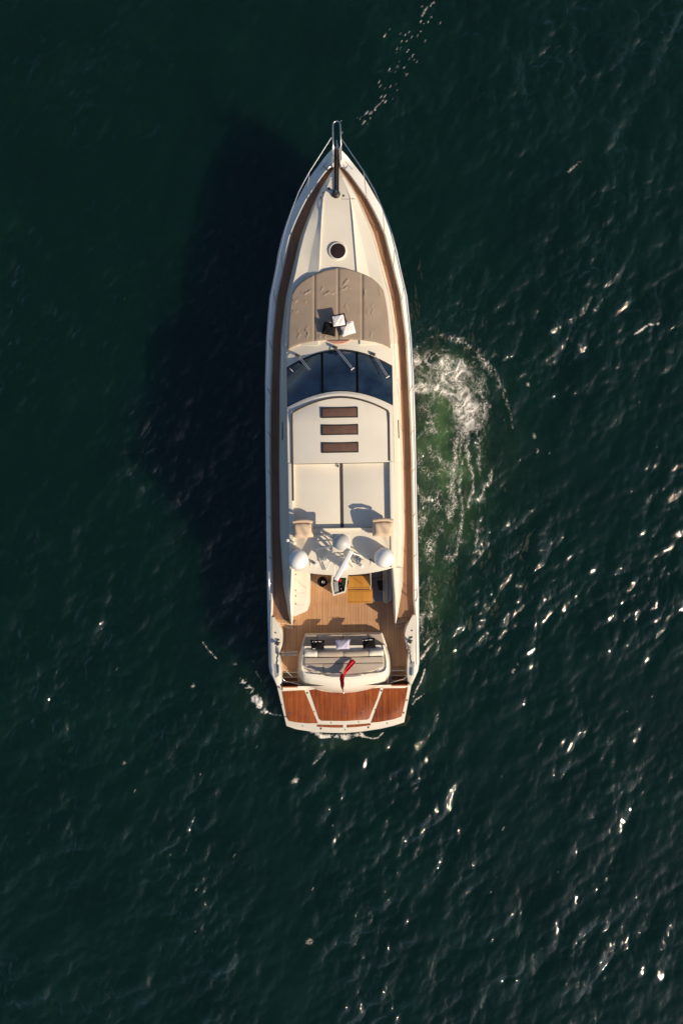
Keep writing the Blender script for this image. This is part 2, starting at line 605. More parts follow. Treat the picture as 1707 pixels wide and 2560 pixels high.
ax = axis_coords(19.0, 0.062, 2500)
ay = axis_coords(24.0, 0.062, 2500)
X, Y = np.meshgrid(ax, ay, indexing='ij')
cm = calm(X, Y)
Z = samp(WH, X, Y) * cm + wash_lift(X, Y)
XX = X + samp(DX, X, Y) * cm * 0.7
YY = Y + samp(DY, X, Y) * cm * 0.7
aer = 0.55 * blob(X, Y, 1110, 950, 75, 70) + 0.42 * blob(X, Y, 1095, 1090, 85, 110) + 0.36 * blob(X, Y, 1095, 1240, 85, 130) \
    + 0.20 * blob(X, Y, 1080, 1420, 60, 120) + 0.09 * blob(X, Y, 1180, 1150, 130, 230) + 0.10 * blob(X, Y, 1080, 1600, 60, 160) \
    + 0.10 * blob(X, Y, 640, 1760, 60, 60) + 0.10 * blob(X, Y, 860, 1850, 120, 30)
aer = aer * np.clip(0.75 + 1.1 * fbm(X * 0.9, Y * 0.9, 3, 31), 0.05, 1.8)
ripple = np.clip(cm * 0.85 + 1.6 * blob(X, Y, 1130, 1100, 130, 300) + 0.8 * blob(X, Y, 1080, 1500, 60, 200), 0.05, 2.6)
sea = mesh_grid('sea', XX, YY, Z, None, M['sea'], {'aeration': np.clip(aer, 0, 1), 'ripple': ripple})
tag(sea, 'dark green rippled sea around the yacht', 'sea', kind='structure')


def foam_mesh(name, box, dens, label, res=0.026, lift=0.014):
    """box in photo pixels; dens(x, y) gives the amount of foam; only covered cells are built"""
    x0, y0 = wpx(box[0], box[3]); x1, y1 = wpx(box[2], box[1])
    X, Y = np.meshgrid(np.arange(x0, x1, res), np.arange(y0, y1, res), indexing='ij')
    c = np.clip(dens(X, Y), 0, 1)
    Z = wave_z(X, Y) + lift + 0.035 * c * (0.6 + fbm(X * 7, Y * 7, 2, 91))
    cc = np.maximum(np.maximum(c[:-1, :-1], c[1:, 1:]), np.maximum(c[1:, :-1], c[:-1, 1:]))
    o = mesh_grid(name, X, Y, Z, cc > 0.05, M['foam'], {'cover': c})
    tag(o, label, 'foam', kind='stuff')
    return o


def lace(x, y, s, seed):
    wx = x + 0.35 / s * fbm(x * s * 0.8, y * s * 0.8, 2, seed + 3) * 2
    wy = y + 0.35 / s * fbm(x * s * 0.8 + 40, y * s * 0.8, 2, seed + 7) * 2
    return fbm(wx * s, wy * s, 3, seed, ridge=True)


def dens_wash(x, y):
    xs, ys = x * 1.25, y * 0.8
    fa = sstep(0.40, 0.82, lace(x, y, 1.7, 101))
    fb = sstep(0.50, 0.84, lace(xs, ys, 5.2, 202))
    fc = sstep(0.10, 0.50, fbm(x * 10, y * 8, 2, 303))
    fd = sstep(0.46, 0.8, lace(xs, ys, 9.0, 222))
    patch = fbm(x * 0.9, y * 0.6, 3, 404)
    wx = x + 0.16 * fbm(x * 2.2, y * 2.2, 3, 71); wy = y + 0.16 * fbm(x * 2.2 + 30, y * 2.2, 3, 72)
    core = stroke(wx, wy, [(1030, 902), (1075, 898), (1110, 905), (1140, 915)], 17, 0.60) + blob(wx, wy, 1128, 922, 36, 26, 0.85) \
        + stroke(wx, wy, [(1140, 940), (1152, 975), (1162, 1010)], 20, 0.62) + blob(wx, wy, 1175, 1036, 31, 25, 1.05) \
        + stroke(wx, wy, [(1036, 970), (1080, 966), (1110, 980), (1145, 1022), (1160, 1045)], 10, 0.80) \
        + blob(wx, wy, 1115, 950, 75, 52, 0.42) + blob(wx, wy, 1160, 1072, 30, 22, 0.45)
    streak = stroke(wx, wy, [(1140, 1095), (1136, 1150), (1130, 1215), (1134, 1255), (1122, 1300)], 7, 0.9) \
        + stroke(wx, wy, [(1165, 1060), (1166, 1120), (1174, 1170), (1181, 1215), (1170, 1265)], 4.5, 1.0) \
        + stroke(wx, wy, [(1232, 1175), (1222, 1205), (1205, 1235), (1196, 1252)], 4.0, 1.0) \
        + stroke(wx, wy, [(1154, 1080), (1150, 1190), (1154, 1290)], 4, 0.6) \
        + stroke(wx, wy, [(1152, 1300), (1150, 1350), (1132, 1400)], 5, 0.6) + stroke(wx, wy, [(1192, 1330), (1188, 1360), (1198, 1385)], 6, 0.6) \
        + stroke(wx, wy, [(1190, 1060), (1198, 1130), (1195, 1190)], 4, 0.5) + stroke(wx, wy, [(1070, 1030), (1085, 1080)], 8, 0.5)
    rim, fr = polydist(wx * 0.5 + x * 0.5, wy * 0.5 + y * 0.5, WASH_RIM)
    rimw = (3.5 + 5.5 * np.sin(np.pi * np.clip(fr * 1.2, 0, 1))) * PX
    rimf = np.exp(-(rim / rimw) ** 2) * (1.0 - 0.9 * sstep(0.70, 1.0, fr)) * (0.25 + 0.75 * sstep(0.08, 0.25, fr))
    field = blob(x, y, 1070, 920, 60, 60, 0.35) + blob(x, y, 1070, 1020, 50, 70, 0.42) + blob(x, y, 1080, 1180, 68, 130, 0.55) + blob(x, y, 1080, 1350, 58, 120, 0.55) \
        + blob(x, y, 1195, 960, 45, 90, 0.5) + blob(x, y, 1205, 1090, 40, 110, 0.26) + blob(x, y, 1190, 1320, 60, 90, 0.30) + blob(x, y, 1062, 1530, 34, 130, 0.50) \
        + blob(x, y, 1110, 870, 60, 16, 0.25)
    cm0 = sstep(-0.2, 0.3, fbm(x * 3.0, y * 3.0, 2, 616))
    hole = 1 - 0.9 * blob(x, y, 1112, 1035, 26, 32)
    field = np.clip(field * (0.75 + 0.9 * patch), 0, 1) * hole
    a = np.clip(core * 1.15, 0, 1.2) * (0.22 + 0.72 * np.maximum(fa, 0.6 * fb) + 0.12 * fc)
    b = np.clip(streak, 0, 1) * (0.22 + 0.6 * fb + 0.25 * fc)
    c = rimf * (0.12 + 0.50 * fb + 0.40 * fc) * (0.45 + 0.55 * cm0)
    cm_ = sstep(-0.15, 0.35, fbm(x * 2.4, y * 1.5, 2, 606))
    d = 0.92 * field * (0.03 + (0.95 * fb + 0.65 * fd + 0.3 * fc) * (0.15 + 0.85 * cm_))
    h = 1 - (1 - np.clip(a, 0, 0.97)) * (1 - np.clip(b, 0, 0.9)) * (1 - np.clip(c, 0, 0.9)) * (1 - np.clip(d, 0, 0.85))
    return np.clip((h - 0.06) / 0.94, 0, 1) * (x > wpx(1022, 0)[0])


foam_mesh('wash_foam', (1024, 826, 1330, 1690), dens_wash,
          'white lacy foam churned up beside the right side of the yacht', res=0.022)


def dens_quarter(x, y):
    nf = lace(x, y, 5.0, 512); n = lace(x, y, 2.4, 513)
    s = stroke(x, y, [(606, 1702), (622, 1716), (634, 1735), (648, 1753)], 11, 1.0) + stroke(x, y, [(640, 1750), (652, 1766), (661, 1777)], 12, 1.1) \
        + stroke(x, y, [(661, 1777), (680, 1785), (703, 1789)], 3.2, 1.05) + stroke(x, y, [(640, 1679), (655, 1705), (672, 1730)], 3, 0.62) \
        + stroke(x, y, [(506, 1603), (522, 1625), (541, 1646)], 3.0, 0.75) + blob(x, y, 588, 1660, 8, 9, 0.7) \
        + stroke(x, y, [(412, 1793), (425, 1800), (437, 1803)], 3, 0.7)
    return sstep(0.50, 1.2, 0.82 * s + 0.85 * (nf - 0.45) * np.clip(s * 2, 0, 1)) * 0.9


foam_mesh('quarter_foam', (480, 1580, 710, 1820), dens_quarter,
          'small streak of white foam off the left stern corner of the yacht')


def dens_stern(x, y):
    nf = lace(x, y, 5.0, 612); sp = fbm(x * 9, y * 9, 2, 613)
    s = stroke(x, y, [(778, 1826), (810, 1838), (860, 1842), (905, 1834)], 8.5, 0.95) + blob(x, y, 805, 1842, 18, 7, 0.5) + blob(x, y, 866, 1849, 14, 7, 0.4) \
        + stroke(x, y, [(905, 1840), (930, 1846), (945, 1844), (956, 1832)], 3.0, 0.9)
    return sstep(0.55, 1.2, s + 0.6 * (nf - 0.4) + 0.25 * sp) * 0.8


foam_mesh('stern_foam', (750, 1812, 985, 1870), dens_stern,
          'broken white foam just behind the swim platform edge')


def dens_right(x, y):
    nf = lace(x, y, 4.5, 712); sp = fbm(x * 8, y * 8, 2, 713)
    s = stroke(x, y, [(1075, 1555), (1062, 1600), (1052, 1650), (1040, 1690)], 12, 0.45) + stroke(x, y, [(1086, 1600), (1070, 1622), (1052, 1645)], 3.5, 0.8) \
        + stroke(x, y, [(1062, 1672), (1052, 1702), (1040, 1725), (1033, 1742)], 3.0, 0.9) + stroke(x, y, [(1060, 1735), (1042, 1748), (1030, 1762)], 4.0, 0.85) \
        + stroke(x, y, [(1100, 1560), (1080, 1590), (1062, 1610)], 3.0, 0.6)
    return sstep(0.62, 1.2, s + 0.6 * (nf - 0.35) + 0.25 * sp) * 0.75


foam_mesh('quarter_foam', (1020, 1540, 1120, 1775), dens_right,
          'thin foam threads along the right stern corner of the yacht')


def dens_caps_glints(x, y):
    def local(px, py, l, w, a):              # one short fleck, worked out only around itself
        (cx, cy), m_ = wpx(px, py), (l + 4 * w) * PX
        i0, i1 = np.searchsorted(x[:, 0], (cx - m_, cx + m_)); j0, j1 = np.searchsorted(y[0], (cy - m_, cy + m_))
        if i1 > i0 and j1 > j0:
            s[i0:i1, j0:j1] += stroke(x[i0:i1, j0:j1], y[i0:i1, j0:j1], [(px, py), (px + l * 0.6, py - l)], w, a)
    s = blob(x, y, 738, 1951, 14, 10, 0.95) + blob(x, y, 774, 2355, 13, 11, 0.85) \
        + stroke(x, y, [(1585, 836), (1600, 826), (1618, 812), (1645, 810)], 4.5, 0.95) \
        + stroke(x, y, [(1055, 40), (1068, 18), (1085, 8)], 4, 0.7) + stroke(x, y, [(1420, 430), (1438, 412), (1450, 402)], 5, 0.62) \
        + blob(x, y, 310, 1910, 6, 9, 0.8) + blob(x, y, 483, 1712, 6, 8, 0.85) + blob(x, y, 1320, 960, 6, 8, 0.8) \
        + blob(x, y, 1335, 1090, 6, 10, 0.8) + blob(x, y, 1345, 1130, 7, 10, 0.75) + stroke(x, y, [(935, 275), (958, 252)], 2.2, 0.85) \
        + stroke(x, y, [(905, 312), (912, 304)], 2.0, 0.85) + stroke(x, y, [(1280, 1680), (1290, 1660)], 5, 0.75)
    rr = random.Random(21)
    path = [(850, 340), (880, 300), (915, 300), (940, 262), (965, 235), (985, 190), (1010, 150), (1000, 110), (975, 80), (1040, 110), (1068, 60), (1075, 20)]  # sparkle trail off the bow: sun glints painted as small white flecks
    for k in range(70):
        a, b = rr.choice(list(zip(path, path[1:])))
        t = rr.random()
        px, py = lerp(a[0], b[0], t) + rr.gauss(0, 17), lerp(a[1], b[1], t) + rr.gauss(0, 12)
        l = rr.uniform(2, 7)
        local(px, py, l, rr.uniform(1.3, 2.2), rr.uniform(0.5, 0.95))
    for k in range(60):
        px, py = rr.uniform(250, 1690), rr.uniform(700, 2390)
        l = rr.uniform(2, 8)
        local(px, py, l, rr.uniform(1.5, 3.0), rr.uniform(0.35, 0.75))
    out = np.zeros_like(s)
    k = s > 0.12
    out[k] = sstep(0.42, 1.25, s[k] + 0.65 * (lace(x[k], y[k], 5.0, 812) - 0.42)) * 0.7
    return out


foam_mesh('whitecap_and_glint_flecks', (240, 0, 1700, 2400), dens_caps_glints,
          'tiny scattered flecks of white foam and painted sun glints on the open water', res=0.034)

# ------------------------------------------------------------------ the yacht
yacht = empty('motor_yacht', (0.012, 0, 0), R(0.9))
tag(yacht, 'long white motor yacht with teak decks and red-brown swim platform', 'yacht')

zg = tab([(340, 2.88), (373, 2.85), (680, 2.6), (1040, 2.35), (1500, 2.12), (1730, 2.02)])
zd = lambda y: zg(y) - 0.20
ho = tab([(366, 2), (373, 11), (390, 27), (407, 40), (446, 70), (499, 99), (525, 114), (573, 132), (629, 147), (680, 157), (742, 171), (844, 179.5),
          (946, 184), (1040, 186), (1139, 187), (1500, 187), (1660, 187), (1682, 183), (1714, 168)])
hi = tab([(366, 0), (395, 0), (405, 2), (430, 26), (446, 38), (496, 72.5), (525, 88), (582, 115), (680, 138.5), (742, 153), (844, 165), (946, 169.5),
          (1040, 173), (1139, 175), (1343, 176), (1500, 175), (1546, 178), (1660, 178), (1682, 174), (1714, 160)])
hb = tab([(400, 0), (415, 5), (430, 14), (456, 31), (469, 40), (525, 67), (586, 92), (676, 116), (742, 132), (844, 146), (946, 151), (1040, 152.5), (1139, 155.5),
          (1343, 156), (1420, 151), (1460, 150), (1500, 143), (1530, 138), (1548, 134), (1559, 131)])
wl = tab([(366, 0), (460, 0), (470, 3), (525, 40), (586, 75), (680, 118), (844, 158), (1040, 172), (1500, 174), (1714, 164)])
zk = tab([(366, 2.25), (373, 1.9), (407, 1.0), (446, 0.25), (470, -0.2), (525, -0.6), (600, -0.8), (1714, -0.7)])

hull_ys = [366, 369, 373, 381, 390, 398, 407, 418, 432, 446, 470, 496, 525, 555, 590, 630, 680, 742, 790, 844, 946, 1040, 1139, 1240, 1343, 1440, 1500, 1546, 1600, 1660, 1682, 1714]


def hull_half(y, s):
    o_, i_ = ho(y), hi(y)
    g = zg(y)
    wm = (o_ - i_) * PX
    zr = g - 0.97 * max(wm - 0.03, 0.0) if y < 1500 else g - 0.25
    w_, k_ = wl(y), zk(y)
    zc = max(0.12, k_ + 0.03)
    zc = min(zc, zr - 0.1)
    P = [(0, k_), (w_ * 0.6, lerp(k_, zc, 0.45)), (w_, zc), (lerp(w_, o_, 0.62), lerp(zc, zr, 0.5)), (lerp(w_, o_, 0.93), zr - 0.16), (o_, zr - 0.05), (o_, zr),
         (lerp(i_, o_, 0.5), lerp(g, zr, 0.47)), (i_ + min(4.6, (o_ - i_) * 0.4), g), (i_ + min(3.2, (o_ - i_) * 0.3), g)]
    if y >= 430:
        P.append((max(i_ - 1.2, 0), zd(y) - 0.02))
    else:
        P.append((i_, g - 0.02))
    return [hp(s * h, y, z) for h, z in P]


def build_hull(bm):
    for s in (-1, 1):
        rows = [hull_half(y, s) for y in hull_ys]
        add_grid(bm, rows)
    # transom closing face
    y = 1714
    a = hull_half(y, -1); b = hull_half(y, 1)
    add_grid(bm, [a[:7], b[:7]])


part('hull', M['hull'], yacht, build_hull, angle=28)

# bow deck plate under the chain and the teak side decks
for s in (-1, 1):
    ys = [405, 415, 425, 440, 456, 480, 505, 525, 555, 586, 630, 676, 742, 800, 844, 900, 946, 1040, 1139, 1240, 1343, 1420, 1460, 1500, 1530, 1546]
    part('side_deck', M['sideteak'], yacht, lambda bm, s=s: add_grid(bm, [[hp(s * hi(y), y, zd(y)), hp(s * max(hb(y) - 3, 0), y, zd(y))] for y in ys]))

# rubbing line along the topsides
for s in (-1, 1):
    pts = []
    for y in [y for y in hull_ys if 525 <= y <= 1682]:
        o_ = ho(y); wm = (o_ - hi(y)) * PX
        zr = zg(y) - 0.97 * max(wm - 0.03, 0) if y < 1500 else zg(y) - 0.25
        q = hp(s * o_, y, zr - 0.03)
        pts.append((q[0] + s * 0.012, q[1], q[2]))
    tube_part('rub_rail', M['steel'], yacht, pts, 0.022, 6)
    # hull seam line along the sloping shoulder of the bow
    for (ya, yb, f) in ((398, 424, 0.42),):
        pts = []
        for y in np.linspace(ya, yb, 6):
            o_, i_ = ho(y), hi(y); wm = (o_ - i_) * PX; zr = zg(y) - 0.97 * (wm - 0.03)
            pts.append(hp(s * lerp(o_, i_, f), y, lerp(zr, zg(y), f) + 0.016))
        part('bow_seam', M['seam'], yacht, lambda bm, pts=pts: add_ribbon(bm, pts, 0.022, 0.003))

# ---- foredeck coachroof
TR = [  # y, recess, bevel, shoulder, plateau height above side deck
    (412, 1.5, 2, 3, 0.05), (425, 4, 5, 8, 0.18), (440, 11, 12, 17, 0.30), (456, 18, 19, 27, 0.38), (470, 24, 25, 36, 0.44), (494, 33, 34.5, 49, 0.50), (525, 36.5, 42, 61, 0.56), (555, 39, 49, 73, 0.60),
    (586, 41, 56, 84, 0.63), (630, 44, 66, 96, 0.68), (680, 47, 75, 107, 0.72), (742, 50, 87, 124, 0.78), (800, 51, 92, 131, 0.84), (846, 52, 95, 134, 0.90), (862, 52, 95, 135, 0.92)]
trf = tab(TR)


def plateau(y):
    return zd(y) + trf(y, 4)


def trunk_rows():
    rows = []
    for y, r_, b_, s_, hh in TR:
        d = zd(y); p_ = d + hh
        dep = 0.045 * min(1, max(0, (y - 470) / 60))
        half = [(hb(y), d - 0.02), (lerp(hb(y), s_, 0.75), lerp(d, p_, 0.55)), (s_, p_ - 0.16 * min(1, hh / 0.5)), (s_ - 1.5, p_ - 0.125 * min(1, hh / 0.5)), (b_ + 1, p_ - 0.10 * min(1, (b_ - r_) / 20)), (b_, p_ - 0.095 * min(1, (b_ - r_) / 20)),
                (r_ + 1, p_ + dep), (r_, p_ + dep), (r_ - 0.4, p_)]
        L_ = [hp(-h, y, z) for h, z in half]
        Rr = [hp(h, y, z) for h, z in reversed(half)]
        rows.append(L_ + Rr)
    return rows


def build_trunk(bm):
    rows = trunk_rows()
    vv = add_grid(bm, rows)
    bm.faces.new(vv[0]); bm.faces.new(list(reversed(vv[-1])))


part('foredeck', M['gel'], yacht, build_trunk, angle=14)

# locker lid outlines on the foredeck
for seg in ([(854, 440), (855, 498)], [(855, 498), (889, 498)]):
    pts = [pt(px, py, plateau(py) + 0.004) for px, py in seg]
    part('locker_seam', M['padseam'], yacht, lambda bm, pts=pts: add_ribbon(bm, pts, 0.012, 0.002))

# round deck hatch
c = pt(844, 628, plateau(628))
hatch = part('deck_hatch', M['gel'], yacht, lambda bm: add_lathe(bm, c, [(0.335, -0.02), (0.33, 0.035), (0.31, 0.062), (0.285, 0.068), (0.275, 0.05)], 36))
part('hatch_pane', M['hatchglass'], hatch, lambda bm: add_lathe(bm, c, [(0.276, 0.02), (0.275, 0.058), (0.24, 0.066), (0.0, 0.07)], 36))

# filler caps
for px, py in ((808, 481), (803, 493), (859, 490)):
    c = pt(px, py, plateau(py))
    part('filler_cap', M['steeldark'], yacht, lambda bm, c=c: add_lathe(bm, c, [(0.04, -0.02), (0.04, 0.012), (0.03, 0.02), (0.0, 0.02)], 14))

# ---- anchor gear
def chain_z(y):
    return max(2.90, plateau(y) + 0.05) if y > 412 else 2.90


def build_channel(bm):
    ys_ = np.linspace(374, 478, 15)
    add_ribbon(bm, [pt(841.4, y, chain_z(y) - 0.025) for y in ys_], 0.135, 0.004)
    for s in (-1, 1):
        add_tube(bm, [pt(841.4 + s * 4.6, y, chain_z(y) - 0.01) for y in ys_], 0.016, 6)


part('anchor_channel', M['black'], yacht, build_channel)
nlink = 28
for i in range(nlink):
    yl = lerp(371, 480, (i + 0.5) / nlink)
    c = Vector(pt(841.4, yl, chain_z(yl) + 0.012))
    def link(bm, c=c, i=i):
        ring = []
        for q in range(10):
            a = 2 * math.pi * q / 10
            x_, y_ = 0.036 * math.cos(a), 0.044 * math.sin(a)
            ring.append((c.x + (x_ if i % 2 == 0 else 0), c.y + y_, c.z + (0 if i % 2 == 0 else x_)))
        ring.append(ring[0])
        add_tube(bm, ring, 0.013, 5, cap=False)
    part('chain_link', M['chain'], yacht, link, angle=80)
c = pt(839.8, 486, plateau(486))
wind = part('windlass', M['black'], yacht, lambda bm: add_lathe(bm, c, [(0.15, -0.02), (0.155, 0.05), (0.12, 0.09), (0.085, 0.12), (0.075, 0.20), (0.105, 0.26), (0.10, 0.29), (0.0, 0.31)], 24))
part('cap', M['steel'], wind, lambda bm: add_lathe(bm, c, [(0.05, 0.29), (0.05, 0.325), (0.0, 0.335)], 14))
part('brake_lever', M['steeldark'], wind, lambda bm: (add_tube(bm, [(c[0] - 0.05, c[1] + 0.05, c[2] + 0.16), (c[0] - 0.24, c[1] + 0.16, c[2] + 0.13)], 0.018),
                                                     add_lathe(bm, (c[0] - 0.25, c[1] + 0.165, c[2] + 0.09), [(0.0, 0), (0.05, 0.02), (0.055, 0.05), (0.0, 0.08)], 12)))
# anchor shank at the roller
def build_anchor(bm):
    a = Vector(pt(841.5, 352, 2.9))
    add_tube(bm, [a + Vector((0, 0.02, -0.02)), a + Vector((0, -0.35, 0.0))], 0.028, 8)
    add_tube(bm, [a + Vector((0.05, -0.1, -0.02)), a + Vector((0.05, -0.3, 0))], 0.02, 6)
    add_tube(bm, [a + Vector((0, 0.02, -0.02)), a + Vector((0.0, -0.02, -0.5))], 0.03, 8)
    # flukes under the bow
    base = a + Vector((0, -0.02, -0.5))
    for s in (-1, 1):
        v = [base + Vector((0, 0.03, 0)), base + Vector((s * 0.22, -0.16, -0.18)), base + Vector((0, -0.05, -0.28)), base + Vector((0, -0.07, 0.0))]
        w = [q + Vector((0, -0.03, -0.02)) for q in v]
        vv = [bm.verts.new(q) for q in v]; ww = [bm.verts.new(q) for q in w]
        bm.faces.new(vv); bm.faces.new(list(reversed(ww)))
        for i in range(4):
            bm.faces.new((vv[i], ww[i], ww[(i + 1) % 4], vv[(i + 1) % 4]))


part('anchor', M['steel'], yacht, build_anchor)
# bow roller cheeks: white nose
part('bow_roller', M['gel'], yacht, lambda bm: [add_box(bm, (pt(841.5 + s * 9.5, 392, 2.86)[0], pt(0, 392, 2.86)[1], 2.84), (0.06, 0.75, 0.12), bevel=0.02) for s in (-1, 1)])
# bow cleats
for px, py, rz in ((816, 421, 0.8), (863, 421, -0.8)):
    c = Vector(pt(px, py, zg(py) + 0.05))
    def cleat(bm, c=c, rz=rz):
        d = Vector((math.sin(-rz), math.cos(rz), 0)) * 0.13
        add_tube(bm, [c - d, c + d], [0.016, 0.016], 8)
        for s in (-0.4, 0.4):
            add_tube(bm, [c + d * s + Vector((0, 0, -0.08)), c + d * s], 0.016, 8)
    part('cleat', M['steeldark'], yacht, cleat)

# ---- pulpit and guard rails
def arc_pts(fn, ys):
    return [fn(y) for y in ys]


RAIL_H = 0.72
pul = []
for px, py, z in ((833, 406, 3.05), (832.6, 380, 3.45), (832, 345, 3.62), (832, 312, 3.66), (834.5, 305, 3.66), (841.5, 302, 3.66), (848, 305, 3.66), (850.6, 312, 3.66), (851.4, 345, 3.62), (852, 372, 3.4), (853, 400, 3.05)):
    pul.append(pt(px, py, z))
tube_part('pulpit', M['steel'], yacht, pul, 0.026, 8)
for px in (832, 851):
    c = pt(px, 333.5, 3.62)
    part('rail_joint', M['steel'], yacht, lambda bm, c=c: add_lathe(bm, (c[0], c[1], c[2] - 0.035), [(0.0, 0.0), (0.036, 0.012), (0.042, 0.035), (0.036, 0.058), (0.0, 0.07)], 12))
railx = tab([(343, 11), (430, 68.5), (478, 95), (525, 114), (575, 131), (629, 144), (680, 154.5), (742, 168), (844, 177), (946, 181), (1040, 182.5), (1139, 184), (1500, 184)])
rail_ys = [343, 370, 400, 430, 455, 478, 500, 525, 550, 575, 629, 680, 742, 790, 844, 946, 1040, 1139, 1240, 1343, 1440, 1495]
stan = [(496, 430), (585, 525), (672, 622), (760, 718), (870, 840), (985, 965), (1090, 1075), (1185, 1172), (1295, 1285), (1395, 1388), (1480, 1476)]


def railz(y):
    return zg(y) + RAIL_H * (1 if y < 1380 else max(0.75, 1 - (y - 1380) / 460))


for s in (-1, 1):
    pts = [hp(s * railx(y), y, railz(y)) for y in rail_ys]
    pts.append(hp(s * 181, 1506, zg(1506)))
    tube_part('guard_rail', M['steel'], yacht, pts, 0.021, 8)
    for yb, yt in stan:
        a = hp(s * (hi(yb) + 1.5), yb, zg(yb) - 0.02); b = hp(s * railx(yt), yt, railz(yt))
        tube_part('stanchion', M['steel'], yacht, [a, b], 0.014, 6)

# ---- windscreen and deckhouse
def arc_row(yc, ys, h, zc, zs, n=17):
    out = []
    for i in range(n):
        t = -1 + 2 * i / (n - 1)
        y = yc + (ys - yc) * abs(t) ** 1.9
        out.append(hp(h * t, y, zc + (zs - zc) * t * t))
    return out


def mixrow(a, b, t):
    return [tuple(lerp(p[k], q[k], t) for k in range(3)) for p, q in zip(a, b)]


R_dash0 = arc_row(836, 838, 132, 3.16, 2.95)
R_dash1 = arc_row(868, 905, 131.5, 3.25, 3.02)
R_gf = arc_row(875, 918, 131.5, 3.28, 3.05)
R_gr = arc_row(978, 1016, 132, 4.25, 4.08)
R_rf = arc_row(984, 1024, 132, 4.30, 4.13)
part('dash_panel', M['gel'], yacht, lambda bm: add_grid(bm, [R_dash0, R_dash1, R_gf]), angle=20)


def bulge(row_a, row_b, t, lift):
    r = mixrow(row_a, row_b, t)
    k = lift * math.sin(math.pi * t)
    return [(x, y, z + k) for x, y, z in r]


# glass is three panes split at two mullions; a frame closes all edges
cut = [(-1.0, -0.338), (-0.322, 0.322), (0.338, 1.0)]


def sub_row(row, t0, t1, n=9):
    m_ = len(row) - 1
    out = []
    for i in range(n):
        t = (lerp(t0, t1, i / (n - 1)) + 1) / 2 * m_
        j = min(int(t), m_ - 1); f = t - j
        out.append(tuple(lerp(row[j][k], row[j + 1][k], f) for k in range(3)))
    return out


def glass_row(t):
    return bulge(R_gf, R_gr, t, 0.07)


screen = part('windscreen', M['black'], yacht, lambda bm: add_grid(bm, [[(x, y, z - 0.015) for x, y, z in glass_row(t)] for t in np.linspace(0, 1, 9)]), angle=30, label='tinted blue windscreen in three curved panes')
eps = 0.022
for a_, b_ in cut:
    a2 = a_ + (0.012 if a_ == -1.0 else 0); b2 = b_ - (0.012 if b_ == 1.0 else 0)
    part('pane', M['glass'], screen, lambda bm, a2=a2, b2=b2: add_grid(bm, [sub_row(glass_row(t), a2, b2) for t in np.linspace(eps + 0.012, 1 - eps, 9)]), angle=40)
for tm in (-0.33, 0.33):
    part('mullion', M['mattblack'], screen, lambda bm, tm=tm: add_ribbon(bm, [sub_row(glass_row(t), tm, tm + 0.001, 2)[0] for t in np.linspace(0.0, 1, 8)], 0.085, 0.01))
part('eyebrow_seal', M['black'], screen, lambda bm: add_ribbon(bm, R_gf, 0.045, 0.012))

# wipers
def wiper(px0, py0, px1, py1, z0, z1):
    a = Vector(pt(px0, py0, z0)); b = Vector(pt(px1, py1, z1))
    w = empty('wiper', (0, 0, 0), 0, yacht)
    d = (b - a); n = Vector((-d.y, d.x, 0)).normalized()
    part('pivot', M['steeldark'], w, lambda bm: add_box(bm, a + Vector((-0.02, 0.03, -0.03)), (0.17, 0.10, 0.12), Euler((0.3, 0, -0.4)), bevel=0.02))
    for s in (-1, 1):
        tube_part('arm', M['dome'], w, [a + n * 0.028 * s, a.lerp(b, 0.5) + n * 0.028 * s + Vector((0, 0, 0.04)), b + n * 0.024 * s], 0.008, 6)
    part('blade', M['dome'], w, lambda bm: add_tube(bm, [b - n * 0.07, b + n * 0.07], 0.018, 6))


wiper(745, 888.5, 785.5, 938, 3.24, 3.72)
wiper(839, 870, 881, 922.5, 3.36, 3.86)
wiper(934, 888, 969, 944, 3.24, 3.78)

# deckhouse sides, from windscreen corner to the aft wings
side_rows_y = [838, 870, 905, 918, 950, 985, 1016, 1024, 1060, 1157, 1240, 1330, 1400, 1421]
zside = tab([(838, 2.95), (870, 2.98), (905, 3.02), (918, 3.05), (1016, 4.08), (1024, 4.13), (1060, 4.18), (1421, 4.16)])
hside = tab([(838, 132.2), (918, 131.7), (1016, 132.2), (1139, 133), (1343, 133), (1421, 128)])
for s in (-1, 1):
    def side(bm, s=s):
        rows = []
        for y in side_rows_y:
            zt = zside(y); z0 = zd(y) - 0.02
            h1, h0 = hside(y), hb(y)
            # top points in photo pixels are seen at their own height
            y1 = y
            rows.append([hp(s * h0, y, z0), hp(s * lerp(h0, h1, 0.28), y, lerp(z0, zt, 0.35)), hp(s * lerp(h0, h1, 0.42), y, lerp(z0, zt, 0.40)),
                         hp(s * lerp(h0, h1, 0.78), y, lerp(z0, zt, 0.82)), hp(s * h1, y1, zt)])
        add_grid(bm, rows)
    part('cabin_side', M['gel'], yacht, side, angle=20)
    # dark side window slit
    def slit(bm, s=s):
        ys_ = np.linspace(1052, 1098, 5)
        f = 0.40
        rows = []
        for y in ys_:
            z0 = zd(y) - 0.02; zt = zside(y)
            p0 = hp(s * lerp(hb(y), hside(y), 0.40), y, lerp(z0, zt, 0.39)); p1 = hp(s * lerp(hb(y), hside(y), 0.47), y, lerp(z0, zt, 0.47))
            rows.append([(p0[0] + s * 0.012, p0[1], p0[2] + 0.012), (p1[0] + s * 0.012, p1[1], p1[2] + 0.012)])
        add_grid(bm, rows)
    part('side_window', M['black'], yacht, slit)

# ---- roof
ZR = 4.30


def roof_row(y, h=132.5, zc=4.33, zs=4.17):
    return arc_row(y, y, h, zc, zs)


part('roof', M['roofpaint'], yacht, lambda bm: add_grid(bm, [[(x, y, z - 0.05) for x, y, z in R_gr], R_gr, R_rf, roof_row(1060), roof_row(1110), roof_row(1157), roof_row(1158, zc=4.0, zs=4.0)]), angle=25)
